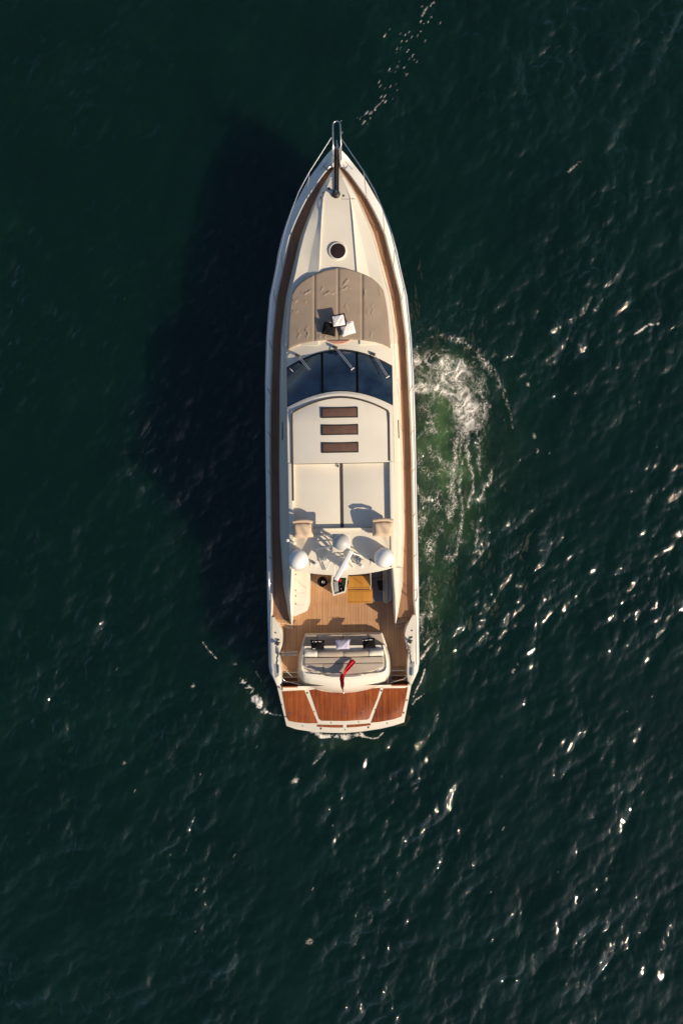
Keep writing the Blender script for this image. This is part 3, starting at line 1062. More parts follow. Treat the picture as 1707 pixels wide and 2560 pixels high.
# side coamings beside the sunroof
for s in (-1, 1):
    def rail(bm, s=s):
        rows = []
        for y in (1156.8, 1200, 1260, 1300, 1330, 1421):
            rows.append([hp(s * 133, y, 4.15), hp(s * 132, y, 4.185), hp(s * 125, y, 4.215), hp(s * 121.5, y, 4.21), hp(s * 120.5, y, 4.19), hp(s * 120.5, y, 3.95)])
        add_grid(bm, rows)
    part('roof_coaming', M['gel'], yacht, rail, angle=40)
# sunroof leaves
for s, name in ((-1, 'sunroof_panel'), (1, 'sunroof_panel')):
    a, b = (-122, -4.2) if s < 0 else (4.2, 122)
    def leaf(bm, a=a, b=b):
        z = 4.06
        o = [hp(a, 1159, z)[:2], hp(b, 1159, z)[:2], hp(b, 1319, z)[:2], hp(a, 1319, z)[:2]]
        add_prism(bm, o, z - 0.05, z, 0.012)
    part(name, M['roofpaint'], yacht, leaf)
part('sunroof_rail', M['seam'], yacht, lambda bm: add_box(bm, (hp(0, 0, 4.05)[0], hp(0, 1240, 4.05)[1], 4.035), (8.4 * kz(4.05) - 0.004, 162 * kz(4.05), 0.04)))
part('rail_catch', M['steel'], yacht, lambda bm: add_box(bm, pt(845, 1164, 4.1), (0.05, 0.12, 0.05), bevel=0.01))
# dark seal line around the front roof
def seal(bm):
    pts = [hp(-118.5, 1300, 4.2), ]
    for y in (1250, 1157, 1100, 1050, 1034):
        pts.append(hp(-121, y, 4.222 if y < 1157 else 4.222))
    for i in range(15):
        t = -1 + 2 * i / 14
        y = 993 + 35 * abs(t) ** 1.9
        pts.append(hp(118 * t, y, 4.325 - 0.12 * t * t * (118 / 132.5) ** 2))
    for y in (1034, 1050, 1100, 1154):
        pts.append(hp(121, y, 4.222))
    add_ribbon(bm, pts[1:], 0.058, 0.004)


part('roof_seal', M['seam'], yacht, seal)
for yc in (1031, 1074, 1118.5):
    fr = part('skylight', M['black'], yacht, lambda bm, yc=yc: add_box(bm, (hp(-2.0, yc, 4.34)[0], hp(0, yc, 4.34)[1], 4.315), (92.5 * kz(4.34), 26.5 * kz(4.34), 0.04), bevel=0.006))
    part('pane', M['skylight'], fr, lambda bm, yc=yc: add_box(bm, (hp(-2.0, yc, 4.34)[0], hp(0, yc - 0.3, 4.34)[1], 4.325), (85 * kz(4.34), 20 * kz(4.34), 0.03), bevel=0.004))

# ---- arch deck behind the sunroof
ZA = 4.17


def build_arch(bm):
    top = []
    for i in range(13):
        t = -1 + 2 * i / 12
        top.append(hp(121 * t, 1321, ZA)[:2])
    aft = []
    for i in range(15):
        t = 1 - 2 * i / 14
        aft.append(hp(127 * t, 1438 - 17 * abs(t) ** 2.2, ZA)[:2])
    add_prism(bm, top + aft, ZA - 0.28, ZA, 0.03, 3)


part('arch_deck', M['gel'], yacht, build_arch, angle=40)
for (x0, x1, y) in ((785, 930, 1321.5), (785, 826, 1337)):
    part('deck_step', M['gel'], yacht, lambda bm, x0=x0, x1=x1, y=y: add_box(bm, (lerp(pt(x0, y, ZA)[0], pt(x1, y, ZA)[0], 0.5), pt(0, y, ZA)[1], ZA + 0.02), ((x1 - x0) * kz(ZA), 0.05, 0.09), bevel=0.015))

# aft wings: the deckhouse sides sweep down to the side decks
WY = [1421, 1440, 1460, 1480, 1500, 1530, 1548, 1560]
wz = tab([(1400, 4.16), (1421, 4.16), (1440, 3.85), (1460, 3.45), (1480, 3.1), (1500, 2.8), (1530, 2.42), (1548, 2.25), (1560, 2.15)])
win = tab([(1400, 119), (1421, 119.5), (1460, 122), (1500, 124), (1530, 125), (1560, 127)])
wr = tab([(1400, 128), (1421, 128), (1460, 130), (1500, 132.5), (1530, 131), (1560, 129)])
FLOOR = 1.38
for s in (-1, 1):
    def wing(bm, s=s):
        rows = []
        for y in WY:
            z = wz(y); h0 = hb(y); w_ = wr(y)
            o_ = max(h0, w_ + 1.0)
            rows.append([hp(s * (win(y)), y, FLOOR - 0.05), hp(s * win(y), y, lerp(FLOOR, z, 0.8)), hp(s * lerp(win(y), w_, 0.6), y, z - 0.02), hp(s * w_, y, z), hp(s * lerp(w_, o_, 0.35), y, lerp(z, zd(y), 0.18)),
                         hp(s * lerp(w_, o_, 0.75), y, lerp(z, zd(y), 0.55)), hp(s * o_, y, zd(y) - 0.03), hp(s * o_, y, FLOOR - 0.05)])
        vv = add_grid(bm, rows)
        bm.faces.new(list(reversed(vv[-1])))
        bm.faces.new(vv[0])
    part('aft_wing', M['gel'], yacht, wing, angle=45)

# saloon bulkhead with glass doors under the roof overhang
bk = part('saloon_bulkhead', M['gel'], yacht, lambda bm: add_box(bm, (0, hp(0, 1404, 2.6)[1], 2.62), (3.5, 0.06, 2.55)))
for s in (-1, 1):
    part('glass_door', M['glass'], bk, lambda bm, s=s: add_box(bm, (s * 0.62, hp(0, 1404, 2.6)[1] - 0.04, 2.45), (1.15, 0.03, 1.9), bevel=0.01))

# ---- on the arch: padded seats, domes, radar mast
for px0, px1, s in ((731, 783, -1), (931, 984, 1)):
    py0, py1 = 1304, 1343
    z = 4.62
    seat = empty('helm_seat', (0, 0, 0), 0, yacht)
    x0, x1 = pt(px0, 1325, z)[0], pt(px1, 1325, z)[0]
    y0, y1 = pt(0, py1, z)[1], pt(0, py0, z)[1]
    xc, yc = (x0 + x1) / 2, (y0 + y1) / 2
    def cush(bm, xc=xc, yc=yc, w=x1 - x0, d=y1 - y0):
        n = 10
        rows = []
        for i in range(n + 1):
            v = -1 + 2 * i / n
            r = []
            for j in range(n + 1):
                u = -1 + 2 * j / n
                e = (1 - abs(u) ** 6) * (1 - abs(v) ** 6)
                zz = 4.50 + 0.16 * e ** 0.5 + 0.02 * math.sin(7 * u + 3 * v) * e
                r.append((xc + u * w / 2 * (0.985 + 0.02 * math.sin(3 * v)), yc + v * d / 2 * (0.98 + 0.03 * math.cos(4 * u)), zz))
            rows.append(r)
        add_grid(bm, rows)
        add_box(bm, (xc, yc, 4.40), (w * 0.99, d * 0.97, 0.24), bevel=0.05)
    part('seat_pad', M['leather'], seat, cush, angle=60)
    part('back_roll', M['leather'], seat, lambda bm, xc=xc, w=x1 - x0, y1=y1: add_tube(bm, [(xc - w * 0.47, y1 + 0.02, 4.60), (xc - w * 0.2, y1 + 0.045, 4.65), (xc + w * 0.2, y1 + 0.04, 4.65), (xc + w * 0.47, y1 + 0.0, 4.60)], 0.055, 10))
    part('seat_base', M['gel'], seat, lambda bm, xc=xc, yc=yc, w=x1 - x0, d=y1 - y0: add_box(bm, (xc, yc, 4.17), (w * 0.8, d * 0.8, 0.26), bevel=0.03))

for px, py in ((745, 1397), (959.5, 1396)):
    z = 4.55
    c = pt(px, py, z)
    sd = empty('satellite_dome', (0, 0, 0), 0, yacht)
    part('dome_base', M['gel'], sd, lambda bm, c=c: add_lathe(bm, (c[0], c[1], ZA - 0.01), [(0.22, 0), (0.20, 0.06), (0.30, 0.09), (0.335, 0.12)], 32))
    part('dome_shell', M['dome'], sd, lambda bm, c=c: add_lathe(bm, (c[0], c[1], ZA + 0.1), [(0.335, 0.0), (0.348, 0.05), (0.352, 0.24)] + [(0.352 * math.cos(a), 0.24 + 0.36 * math.sin(a)) for a in np.linspace(0.12, math.pi / 2, 10)], 40))

for px, py in ((745, 1397), (959.5, 1396)):
    c = pt(px, py, 4.55)
    sd_ = [o for o in yacht.children if o.name.startswith('satellite_dome')][0 if px < 850 else 1]
    part('dome_seam', M['grey'], sd_, lambda bm, c=c: add_lathe(bm, (c[0], c[1], ZA + 0.30), [(0.345, 0.0), (0.359, 0.004), (0.359, 0.022), (0.345, 0.026)], 40))
mast = empty('radar_mast', (0, 0, 0), 0, yacht)
ct = pt(853, 1357, 5.1)
cb = pt(853, 1366, ZA)
part('mast_post', M['gel'], mast, lambda bm: [add_tube(bm, [(cb[0] + s * 0.30, cb[1] - 0.15, ZA - 0.01), (ct[0] + s * 0.14, ct[1] - 0.05, 4.92)], 0.05, 10) for s in (-1, 1)])
part('mast_platform', M['gel'], mast, lambda bm: add_box(bm, (ct[0], ct[1], 4.93), (0.62, 0.62, 0.06), bevel=0.025))
part('radome', M['radome'], mast, lambda bm: add_lathe(bm, (ct[0], ct[1] + 0.02, 4.95), [(0.20, 0), (0.27, 0.04), (0.285, 0.10), (0.27, 0.18), (0.20, 0.27), (0.10, 0.32), (0.0, 0.335)], 32))
for px, py, z in ((719.5, 1349, 4.5), (735.5, 1356, 4.4), (790, 1410, 4.3), (812, 1398, 4.32), (905, 1416, 4.3)):
    c = pt(px, py, z)
    part('deck_light', M['dome'], mast, lambda bm, c=c: add_lathe(bm, (c[0], c[1], ZA - 0.02), [(0.04, 0), (0.03, c[2] - ZA - 0.1), (0.055, c[2] - ZA - 0.06), (0.055, c[2] - ZA + 0.02), (0.0, c[2] - ZA + 0.04)], 12))
for (x0, y0, z0, x1, y1, z1) in ((832, 1374, 4.6, 800, 1404, 4.22), (836, 1380, 4.7, 815, 1425, 4.2), (828, 1366, 4.8, 790, 1372, 4.22), (872, 1380, 4.7, 905, 1392, 4.25), (840, 1398, 4.5, 866, 1400, 4.5), (842, 1408, 4.35, 862, 1409, 4.35), (872, 1392, 4.6, 884, 1420, 4.2)):
    tube_part('mast_strut', M['dome'], mast, [pt(x0, y0, z0), pt(x1, y1, z1)], 0.02, 6)
for i, py in enumerate((1375, 1382, 1391)):
    a = pt(837, py, 4.75 - 0.1 * i); b = pt(872, py - 1, 4.75 - 0.1 * i)
    tube_part('cross_bar', M['steel'], mast, [a, b], 0.022, 8)
for px, py0, py1, z0, z1 in ((836, 1377, 1442, 4.8, 4.45), (871, 1372, 1398, 4.8, 4.5)):
    tube_part('whip_antenna', M['dome'], mast, [pt(px, py0, z0), pt(px - 1, py1, z1)], 0.018, 6)
for px, py, z in ((835.5, 1361, 4.98), (857, 1362, 5.02), (870, 1366, 4.98), (847, 1368, 5.0)):
    c = pt(px, py, z)
    part('mast_light', M['dome'], mast, lambda bm, c=c: add_lathe(bm, (c[0], c[1], c[2] - 0.05), [(0.045, 0), (0.05, 0.05), (0.045, 0.10), (0.0, 0.13)], 12))
for d in ((-0.62, -0.28, ZA), (0.55, -0.3, ZA), (-0.5, 0.12, ZA)):
    tube_part('mast_stay', M['steel'], mast, [(ct[0] + d[0] * 0.3, ct[1] + d[1] * 0.2, 4.92), (ct[0] + d[0], ct[1] + d[1], d[2])], 0.02, 6)
# scanner bar
sa, sb = Vector(pt(878.5, 1376, 5.0)), Vector(pt(838.5, 1450, 5.0))
part('scanner_pedestal', M['dome'], mast, lambda bm: (add_lathe(bm, ((sa.x + sb.x) / 2, (sa.y + sb.y) / 2, ZA - 0.01), [(0.16, 0), (0.14, 0.5), (0.17, 0.55), (0.17, 0.70), (0.06, 0.74)], 20)))
def scanner(bm):
    d = (sb - sa)
    ang = math.atan2(d.y, d.x)
    add_box(bm, (sa + sb) / 2 + Vector((0, 0, 0.0)), (d.length, 0.17, 0.12), Euler((0, 0, ang)), bevel=0.045, seg=4)
part('scanner_bar', M['dome'], mast, scanner, angle=50)
# searchlight
def search(bm):
    c = Vector(pt(893, 1402, 4.4))
    add_tube(bm, [c + Vector((-0.16, 0.12, -0.05)), c + Vector((-0.02, -0.06, 0.0))], 0.06, 12)
    add_tube(bm, [c + Vector((-0.1, 0.15, -0.22)), c + Vector((-0.1, 0.05, 0.05))], 0.022, 8)
    add_tube(bm, [c + Vector((-0.22, -0.02, 0.0)), c + Vector((0.06, -0.1, 0.03))], 0.028, 8)
    add_box(bm, c + Vector((0.09, 0.03, 0.0)), (0.09, 0.16, 0.12), bevel=0.03)
    add_tube(bm, [c + Vector((0.08, -0.06, 0.0)), c + Vector((0.02, -0.14, 0.05))], 0.02, 8)
    add_tube(bm, [c + Vector((0.0, 0.12, 0.02)), c + Vector((0.2, 0.02, 0.02))], 0.018, 8)
    add_box(bm, c + Vector((-0.05, 0.05, -0.21)), (0.3, 0.2, 0.04), bevel=0.01)
part('searchlight', M['steel'], mast, search, angle=50)
for px, py in ((779, 1402), (926, 1400)):
    c = pt(px, py, ZA)
    part('deck_fitting', M['steeldark'], yacht, lambda bm, c=c: (add_lathe(bm, c, [(0.035, -0.01), (0.03, 0.1), (0.0, 0.12)], 10), add_tube(bm, [(c[0], c[1], c[2] + 0.04), (c[0] + 0.16, c[1] - 0.12, c[2] + 0.03)], 0.012, 6)))
for x in (775, 926):
    tube_part('awning_cord', M['dome'], yacht, [pt(x + 2, 1405, ZA + 0.03), pt(x, 1436, ZA - 0.05), pt(x + 1, 1462, 3.3), pt(x - 1, 1475, FLOOR + 0.9)], 0.010, 5)

# ---- cockpit
fl = [hp(h, y, FLOOR)[:2] for h, y in ((-170, 1398), (170, 1398), (170, 1668), (-170, 1668))]
prism_part('cockpit_floor', M['teak'], yacht, fl, FLOOR - 0.06, FLOOR)

# steps from the side decks down into the cockpit
for s in (-1, 1):
    for i, (y0, y1, zz) in enumerate(((1546, 1555, zd(1546) - 0.20), (1556, 1565, zd(1546) - 0.40))):
        off = 5 * i
        o = [hp(s * (132 - off * 0.4), y0 + 4, zz)[:2], hp(s * (176 - off * 1.5), y0 - 4, zz)[:2], hp(s * (172 - off * 2.6), y1 - 3, zz)[:2], hp(s * (130 - off * 0.6), y1 + 6, zz)[:2]]
        st = prism_part('step', M['gel'], yacht, o, FLOOR - 0.02, zz - 0.004)
        cx = sum(p[0] for p in o) / 4; cy = sum(p[1] for p in o) / 4
        o2 = [(cx + (p[0] - cx) * 0.94, cy + (p[1] - cy) * 0.84) for p in o]
        prism_part('tread', M['teak'], st, o2, zz - 0.02, zz + 0.006)

# stern quarter bulwarks
qin = [(1540, 172), (1552, 168), (1566, 158), (1575, 154.5), (1586, 153), (1602, 153.5), (1614, 155.5), (1626, 160), (1636, 163), (1646, 160), (1660, 158), (1693, 157.5), (1706, 158)]
for s in (-1, 1):
    o = [hp(s * h, y, 2.05)[:2] for y, h in qin] + [hp(s * 168, 1714, 2.05)[:2], hp(s * 181, 1682, 2.05)[:2], hp(s * 179.5, 1660, 2.05)[:2], hp(s * 179.5, 1540, 2.05)[:2]]
    zt = [zg(y) + 0.004 for y, h in qin] + [zg(1714), zg(1682), zg(1660), zg(1540)]
    if s > 0:
        o = o[::-1]; zt = zt[::-1]
    q = prism_part('quarter_bulwark', M['gel'], yacht, o, 0.5, zt, 0.025)
    # recessed steel locker tray near the end
    for (ya, yb, ha, hb_) in ((1657, 1692, 163, 175),):
        o2 = [hp(s * ha, ya, 2.1)[:2], hp(s * (hb_ + 1), ya, 2.1)[:2], hp(s * (hb_ - 3), yb + 1, 2.1)[:2], hp(s * (ha), yb - 5, 2.1)[:2]]
        if s > 0: o2 = o2[::-1]
        prism_part('tray_lid', M['grey'], q, o2, zg(1675) - 0.02, zg(1675) + 0.010)
        prism_part('tray_window', M['steel'], q, [(lerp(o2[0][0], p_[0], 0.55), lerp(o2[0][1] - 0.12, p_[1], 0.62)) for p_ in o2], zg(1675) - 0.02, zg(1675) + 0.016)
    # stern cleat and capstan
    cc = Vector(hp(s * 165, 1606, zg(1606)))
    def cap(bm, c=cc):
        add_lathe(bm, (c.x, c.y, c.z), [(0.075, 0), (0.06, 0.05), (0.045, 0.10), (0.07, 0.15), (0.0, 0.17)], 14)
        add_tube(bm, [c + Vector((-0.12, -0.02, 0.08)), c + Vector((0.10, 0.05, 0.08))], 0.018, 6)
        add_box(bm, c + Vector((0.03, 0.14, 0.02)), (0.09, 0.05, 0.05), bevel=0.01)
    part('capstan', M['steeldark'], q, cap)
    def cleat2(bm, c=Vector(hp(s * 164, 1625, zg(1625)))):
        add_tube(bm, [c + Vector((0, -0.14, 0.06)), c + Vector((0, 0.14, 0.06))], 0.02, 8)
        for d in (-0.05, 0.05): add_tube(bm, [c + Vector((0, d, 0)), c + Vector((0, d, 0.06))], 0.018, 8)
    part('cleat', M['steeldark'], q, cleat2)
    for y in (1579, 1595):
        c = hp(s * 170, y, zg(y))
        part('filler_cap', M['steeldark'], q, lambda bm, c=c: add_lathe(bm, c, [(0.03, -0.01), (0.03, 0.015), (0, 0.018)], 10))

# side gates across the walkways
for s in (-1, 1):
    a, b = (157, 116) if s < 0 else (157, 116)
    if s < 0:
        for y, z in ((1628, 1.95), (1636, 2.15)):
            tube_part('gate_rail', M['steel'], yacht, [hp(s * a, y, z), hp(s * b, y, z)], 0.022, 8)
        tube_part('gate_rail', M['steel'], yacht, [hp(s * a, 1636, 2.15), hp(s * a, 1636, FLOOR)], 0.02, 8)
    else:
        tube_part('gate_rail', M['steel'], yacht, [hp(s * 158, 1592, 1.9), hp(s * 158.5, 1610, 2.1), hp(s * 157, 1625, 1.9)], 0.02, 8)

# left: white galley counter
o = [pt(733, 1424, 2.2)[:2], pt(774, 1424, 2.2)[:2], pt(774.5, 1480, 2.2)[:2], pt(774, 1508, 2.2)[:2], pt(768, 1526, 2.2)[:2], pt(736, 1540, 2.2)[:2], pt(733, 1536, 2.2)[:2]]
ctr = prism_part('galley_counter', M['gel'], yacht, o[::-1], FLOOR - 0.02, 2.18, 0.04)
o2 = [pt(737, 1426, 2.2)[:2], pt(768, 1426, 2.2)[:2], pt(768, 1480, 2.2)[:2], pt(766, 1507, 2.2)[:2], pt(761, 1521, 2.2)[:2], pt(737, 1532, 2.2)[:2]]
prism_part('counter_lid', M['roofpaint'], ctr, o2[::-1], 2.16, 2.187, 0.006)
for y in (1434.5, 1474.5, 1488, 1508):
    c = pt(739.5, y, 2.19)
    part('latch', M['steeldark'], ctr, lambda bm, c=c: add_box(bm, c, (0.03, 0.05, 0.03), bevel=0.006))
for y in (1481, 1511):
    part('lid_seam', M['padseam'], ctr, lambda bm, y=y: add_ribbon(bm, [pt(741, y, 2.188), pt(763, y, 2.188)], 0.008, 0.001))

# right: dinette sofa in the shade of the wing
din = empty('dinette_sofa', (0, 0, 0), 0, yacht)
prism_part('seat_base', M['gel'], din, [pt(x, y, 1.75)[:2] for x, y in ((932, 1415), (932, 1505), (976, 1505), (976, 1415))][::1], FLOOR - 0.02, 1.70)
for y0, y1 in ((1412, 1446), (1447, 1505)):
    part('seat_cushion', M['dinette'], din, lambda bm, y0=y0, y1=y1: add_prism(bm, [pt(x, y, 1.8)[:2] for x, y in ((930, y1), (957, y1), (957, y0), (930, y0))], 1.68, 1.82, 0.03, 3))
part('back_cushion', M['seat'], din, lambda bm: add_prism(bm, [pt(x, y, 2.1)[:2] for x, y in ((957.5, 1412), (957.5, 1505), (960, 1509), (967, 1510), (971, 1506), (971, 1412))][::1], 1.68, 2.12, 0.05, 3))
part('back_shell', M['grey'], din, lambda bm: add_prism(bm, [pt(x, y, 2.1)[:2] for x, y in ((971.5, 1412), (971.5, 1502), (979, 1502), (978, 1412))][::1], FLOOR, 2.16, 0.02, 2))

# ---- aft sofa, sunpad and transom block
so = [(1585, 97), (1600, 102), (1614, 107.5), (1628, 112), (1641, 115.5), (1655, 117), (1672, 117), (1690, 114.5), (1702, 110), (1711, 103)]
aft_arc = [(1718, 86), (1726, 55), (1731, 28), (1733, 0)]
blk = empty('stern_sofa', (0, 0, 0), 0, yacht)
SEAT, DECKZ = FLOOR + 0.40, FLOOR + 0.78
# low plinth under the seat
o = [hp(-97, 1585, SEAT)[:2], hp(97, 1585, SEAT)[:2], hp(108, 1618, SEAT)[:2], hp(-108, 1618, SEAT)[:2]]
prism_part('seat_plinth', M['gel'], blk, o, FLOOR - 0.02, SEAT - 0.09, 0.015)
seams = [-66, -1.5, 62]
edges_f = [-96] + seams + [94]
edges_b = [-104] + seams + [104]
for i in range(4):
    o = [hp(edges_f[i] + 0.5, 1586.5, SEAT)[:2], hp(edges_f[i + 1] - 0.5, 1586.5, SEAT)[:2], hp(edges_b[i + 1] - 0.5, 1621, SEAT)[:2], hp(edges_b[i] + 0.5, 1621, SEAT)[:2]]
    prism_part('seat_cushion', M['seat'], blk, o, SEAT - 0.1, SEAT, 0.035)
# moulded sides: curved arms and transom block
def block(bm):
    prof = []
    # rows from the top lip down to the platform, following the plan outline
    def outline(scale_in, dz):
        pass
    full = [(-h, y) for y, h in so[2:]] + [(-h, y) for y, h in aft_arc[:-1]] + [(0, 1733)] + [(h, y) for y, h in aft_arc[:-1]][::-1] + [(h, y) for y, h in so[2:]][::-1]
    lip = []
    for h, y in full:
        # inner lip outline: sides close, aft edge stays near the sunpad
        t = max(0.0, (y - 1672) / 61.0)
        yi = y if y < 1672 else 1672 + 16 * t
        lip.append((h * (0.90 if abs(h) > 60 else 0.9), yi))
    rows = [[hp(h, y, 0.48) for h, y in full]]
    for f, z in ((0.03, 0.8), (0.10, 1.25), (0.24, 1.65), (0.45, 1.95), (0.70, 2.13), (0.88, 2.19), (1.0, 2.2)):
        rows.append([hp(lerp(h, l[0], f), lerp(y, l[1], f), z) for (h, y), l in zip(full, lip)])
    rows.append([hp(l[0] * 0.985, l[1] - (1 if l[1] > 1672 else 0), 2.14) for l in lip])
    vv = add_grid(bm, rows)
    bm.faces.new(list(reversed(vv[-1])))
part('transom_block', M['gel'], blk, block, angle=30)
# backrest cushions
bed = [-99] + seams + [99]
for i in range(4):
    a, b = bed[i] + 0.7, bed[i + 1] - 0.7
    def back(bm, a=a, b=b, i=i):
        y0, y1 = 1622, 1643
        rows = []
        for t in np.linspace(0, 1, 9):
            h = lerp(a, b, t)
            e = 1 - 0.5 * abs(2 * t - 1) ** 8
            cv = 3.0 * (1 - (h / 100.0) ** 2) - 2
            rows.append([hp(h, y0 + cv - 2, SEAT - 0.02), hp(h, y0 + cv, SEAT + 0.30), hp(h, y0 + 5 + cv, 2.20 + 0.06 * e), hp(h, y0 + 11 + cv, 2.25 + 0.07 * e), hp(h, y1 - 4 + cv, 2.24 + 0.05 * e), hp(h, y1 + cv, 2.14)])
        vv = add_grid(bm, rows)
        bm.faces.new(vv[0]); bm.faces.new(list(reversed(vv[-1])))
    part('back_cushion', M['seat'] if i in (1, 2) else M['gel'], blk, back, angle=60)
# sunpad panels behind the backrest
def padpoly(pts, z0, z1, name='sunpad_panel'):
    o = [hp(h, y, z1)[:2] for h, y in pts]
    return prism_part(name, M['seat'], blk, o[::-1], z0, z1, 0.02)


padpoly([(-98, 1644), (98, 1644), (98, 1658), (-98, 1658)], 2.1, 2.245)
padpoly([(-98, 1659), (-53, 1659.5), (-53, 1682), (-75, 1677.5), (-92, 1671), (-98, 1667)], 2.1, 2.243)
padpoly([(-52, 1659.5), (98, 1659.5), (97, 1668), (75, 1677), (45, 1682.5), (0, 1685.5), (-30, 1685), (-52, 1682.5)], 2.1, 2.246)
def lipline(bm, pts): add_ribbon(bm, [hp(h, y, 2.212) for h, y in pts], 0.025, 0.004)
for pts in ([(-92, 1675), (-78, 1681), (-60, 1685.5)], [(-50, 1688), (-30, 1691), (0, 1692), (30, 1690.5), (42, 1688.5)], [(50, 1686.5), (70, 1681.5), (86, 1675)]):
    tube_part('grab_rail', M['steel'], blk, [hp(h, y, 2.235) for h, y in pts], 0.016, 6)
# transom details: round vent, lettering dashes, grab handle
c = hp(-69, 1700, 1.86)
part('vent', M['steeldark'], blk, lambda bm: add_lathe(bm, (c[0], c[1], 1.80), [(0.05, 0), (0.05, 0.13), (0.0, 0.15)], 12))

# stern stairs, both sides
for s in (-1, 1):
    for i, (y0, y1, z) in enumerate(((1664, 1680, 1.22), (1680, 1692, 1.02), (1692, 1704, 0.82), (1704, 1719, 0.64))):
        hin = (113, 108, 98, 84)[i]
        o = [hp(s * hin, y0 - 1, z)[:2], hp(s * 161, y0 - 1, z)[:2], hp(s * 161, y1, z)[:2], hp(s * hin, y1, z)[:2]]
        if s < 0: o = o[::-1]
        o = o[::-1]
        st = prism_part('stair', M['gel'], yacht, o, 0.3, z)
        ins = [hp(s * 117, y0 - 0.2, z)[:2], hp(s * 158, y0 - 0.2, z)[:2], hp(s * 158, y1 - 2.2, z)[:2], hp(s * 117, y1 - 2.2, z)[:2]]
        if s < 0: ins = ins[::-1]
        prism_part('tread', M['teak'] if i < 2 else M['wetteak'], st, ins[::-1], z - 0.02, z + 0.006)
    # stair handrail
    tube_part('stair_rail', M['steel'], yacht, [hp(s * 156, 1690, 1.7), hp(s * 150, 1700, 1.55), hp(s * 112, 1709, 1.35)], 0.022, 8)
    if s < 0:
        tube_part('stair_rail', M['steel'], yacht, [hp(s * 156, 1698, 1.7), hp(s * 155, 1722, 1.2), hp(s * 155, 1722, 0.55)], 0.022, 8)
        tube_part('stair_rail', M['steel'], yacht, [hp(s * 152, 1668, 2.0), hp(s * 130, 1690, 1.6)], 0.018, 8)
    else:
        tube_part('stair_rail', M['steel'], yacht, [hp(s * 108, 1696, 1.8), hp(s * 108, 1712, 1.5)], 0.022, 8)

# ---- swim platform
ZP = 0.56
plat = empty('swim_platform', (0, 0, 0), 0, yacht)
def pp(px, py, z=ZP): return pt(px, py, z)[:2]
outer = [(693, 1716), (716, 1813), (740, 1821), (780, 1828), (820, 1831), (863, 1832.5), (905, 1829.5), (950, 1823.5), (985, 1816), (1010, 1808.5), (1028, 1716)]
prism_part('platform_body', M['gel'], plat, [pp(*q) for q in outer], ZP - 0.28, ZP, 0.03)
T = ZP + 0.012
panels = {
    'left': [(705, 1726), (761, 1724), (795, 1807), (770, 1807), (740, 1804), (722, 1800), (716, 1790)],
    'centre': [(773, 1724), (790, 1722), (805, 1727), (830, 1731), (857, 1732.5), (885, 1731), (915, 1725.5), (930, 1722), (951, 1721), (944, 1745), (923, 1797), (918, 1800), (862, 1802.5), (803, 1801), (797, 1796)],
    'right': [(959, 1721.5), (1019, 1720.5), (1015, 1745), (1004, 1793), (985, 1800), (950, 1806), (927, 1808)],
}
for k, q in panels.items():
    prism_part('deck_panel', M['wetteak'], plat, [pp(*a) for a in q], ZP - 0.02, T, 0.006)
prism_part('deck_panel', M['wetteak'], plat, [pp(*a) for a in ((793, 1810.5), (830, 1812), (857.5, 1812.5), (857.5, 1819), (830, 1818.5), (792, 1815.5))], ZP - 0.02, T - 0.003)
prism_part('deck_panel', M['wetteak'], plat, [pp(*a) for a in ((867, 1812.5), (895, 1811.5), (926, 1809.5), (927, 1814), (895, 1817.5), (867, 1819))], ZP - 0.02, T - 0.003)
for px, py, r_ in ((768.5, 1731, 2.4), (953, 1728, 2.4), (802.5, 1820.5, 2.6), (921, 1819.5, 2.6), (1017, 1753, 2.2), (1009, 1784.5, 2.2), (705, 1759, 1.5), (714, 1790, 1.6), (786, 1778, 1.4),
                   (757, 1813.5, 1.4), (828, 1806.5, 1.4), (897, 1805.5, 1.4), (938, 1775.5, 1.4), (968, 1810, 1.6), (863, 1824, 1.4)):
    c = pt(px, py, ZP)
    part('platform_stud', M['steeldark'], plat, lambda bm, c=c, r_=r_: add_lathe(bm, (c[0], c[1], ZP), [(r_ * PX, -0.01), (r_ * PX, 0.012), (r_ * PX * 0.6, 0.02), (0, 0.021)], 12))
for px, py in ((858, 1747), (723.5, 1781), (908, 1773), (948, 1770), (947, 1793.5), (903, 1784), (865, 1784), (903, 1731), (992, 1776), (971.5, 1797)):
    c = pt(px, py, T)
    part('deck_socket', M['steel'], plat, lambda bm, c=c: add_lathe(bm, (c[0], c[1], T), [(0.03, -0.005), (0.032, 0.006), (0.0, 0.008)], 12))
part('threshold', M['gel'], plat, lambda bm: [add_box(bm, (pt(x, 1719, ZP)[0], pt(x, 1719, ZP)[1], ZP + 0.03), (58 * kz(ZP), 0.08, 0.08), bevel=0.015) for x in (734, 985)])

# ---- foredeck sunpad: four quilted panels
yfront = tab([(719, 868), (722, 830), (727, 765), (731.6, 731), (740, 716), (752, 704), (768, 693), (786.5, 684.5), (815, 674), (845, 669.5), (870, 673), (896, 681), (915, 689), (931, 698), (946, 711), (958.7, 728), (964, 752), (969, 783), (973, 830), (976.5, 868)])
yaft = tab([(719, 873.5), (735, 864), (752, 858), (788, 852), (820, 849), (846, 848.5), (880, 849.5), (908, 852), (938, 857), (958, 863), (976.5, 872)])
pad = empty('sunpad', (0, 0, 0), 0, yacht)
pcols = [[719.5, 720.5, 722, 724, 727, 729.5, 732, 737, 744, 752, 760, 768, 776, 783, 785.3],
         [787.3, 790, 796, 804, 812, 820, 828, 836, 842, 844.6],
         [846.4, 849, 856, 864, 872, 880, 888, 896, 902, 904.6],
         [906.6, 909, 915, 922, 931, 940, 946, 952, 958, 960.5, 963, 966, 969, 972, 974.5, 976]]


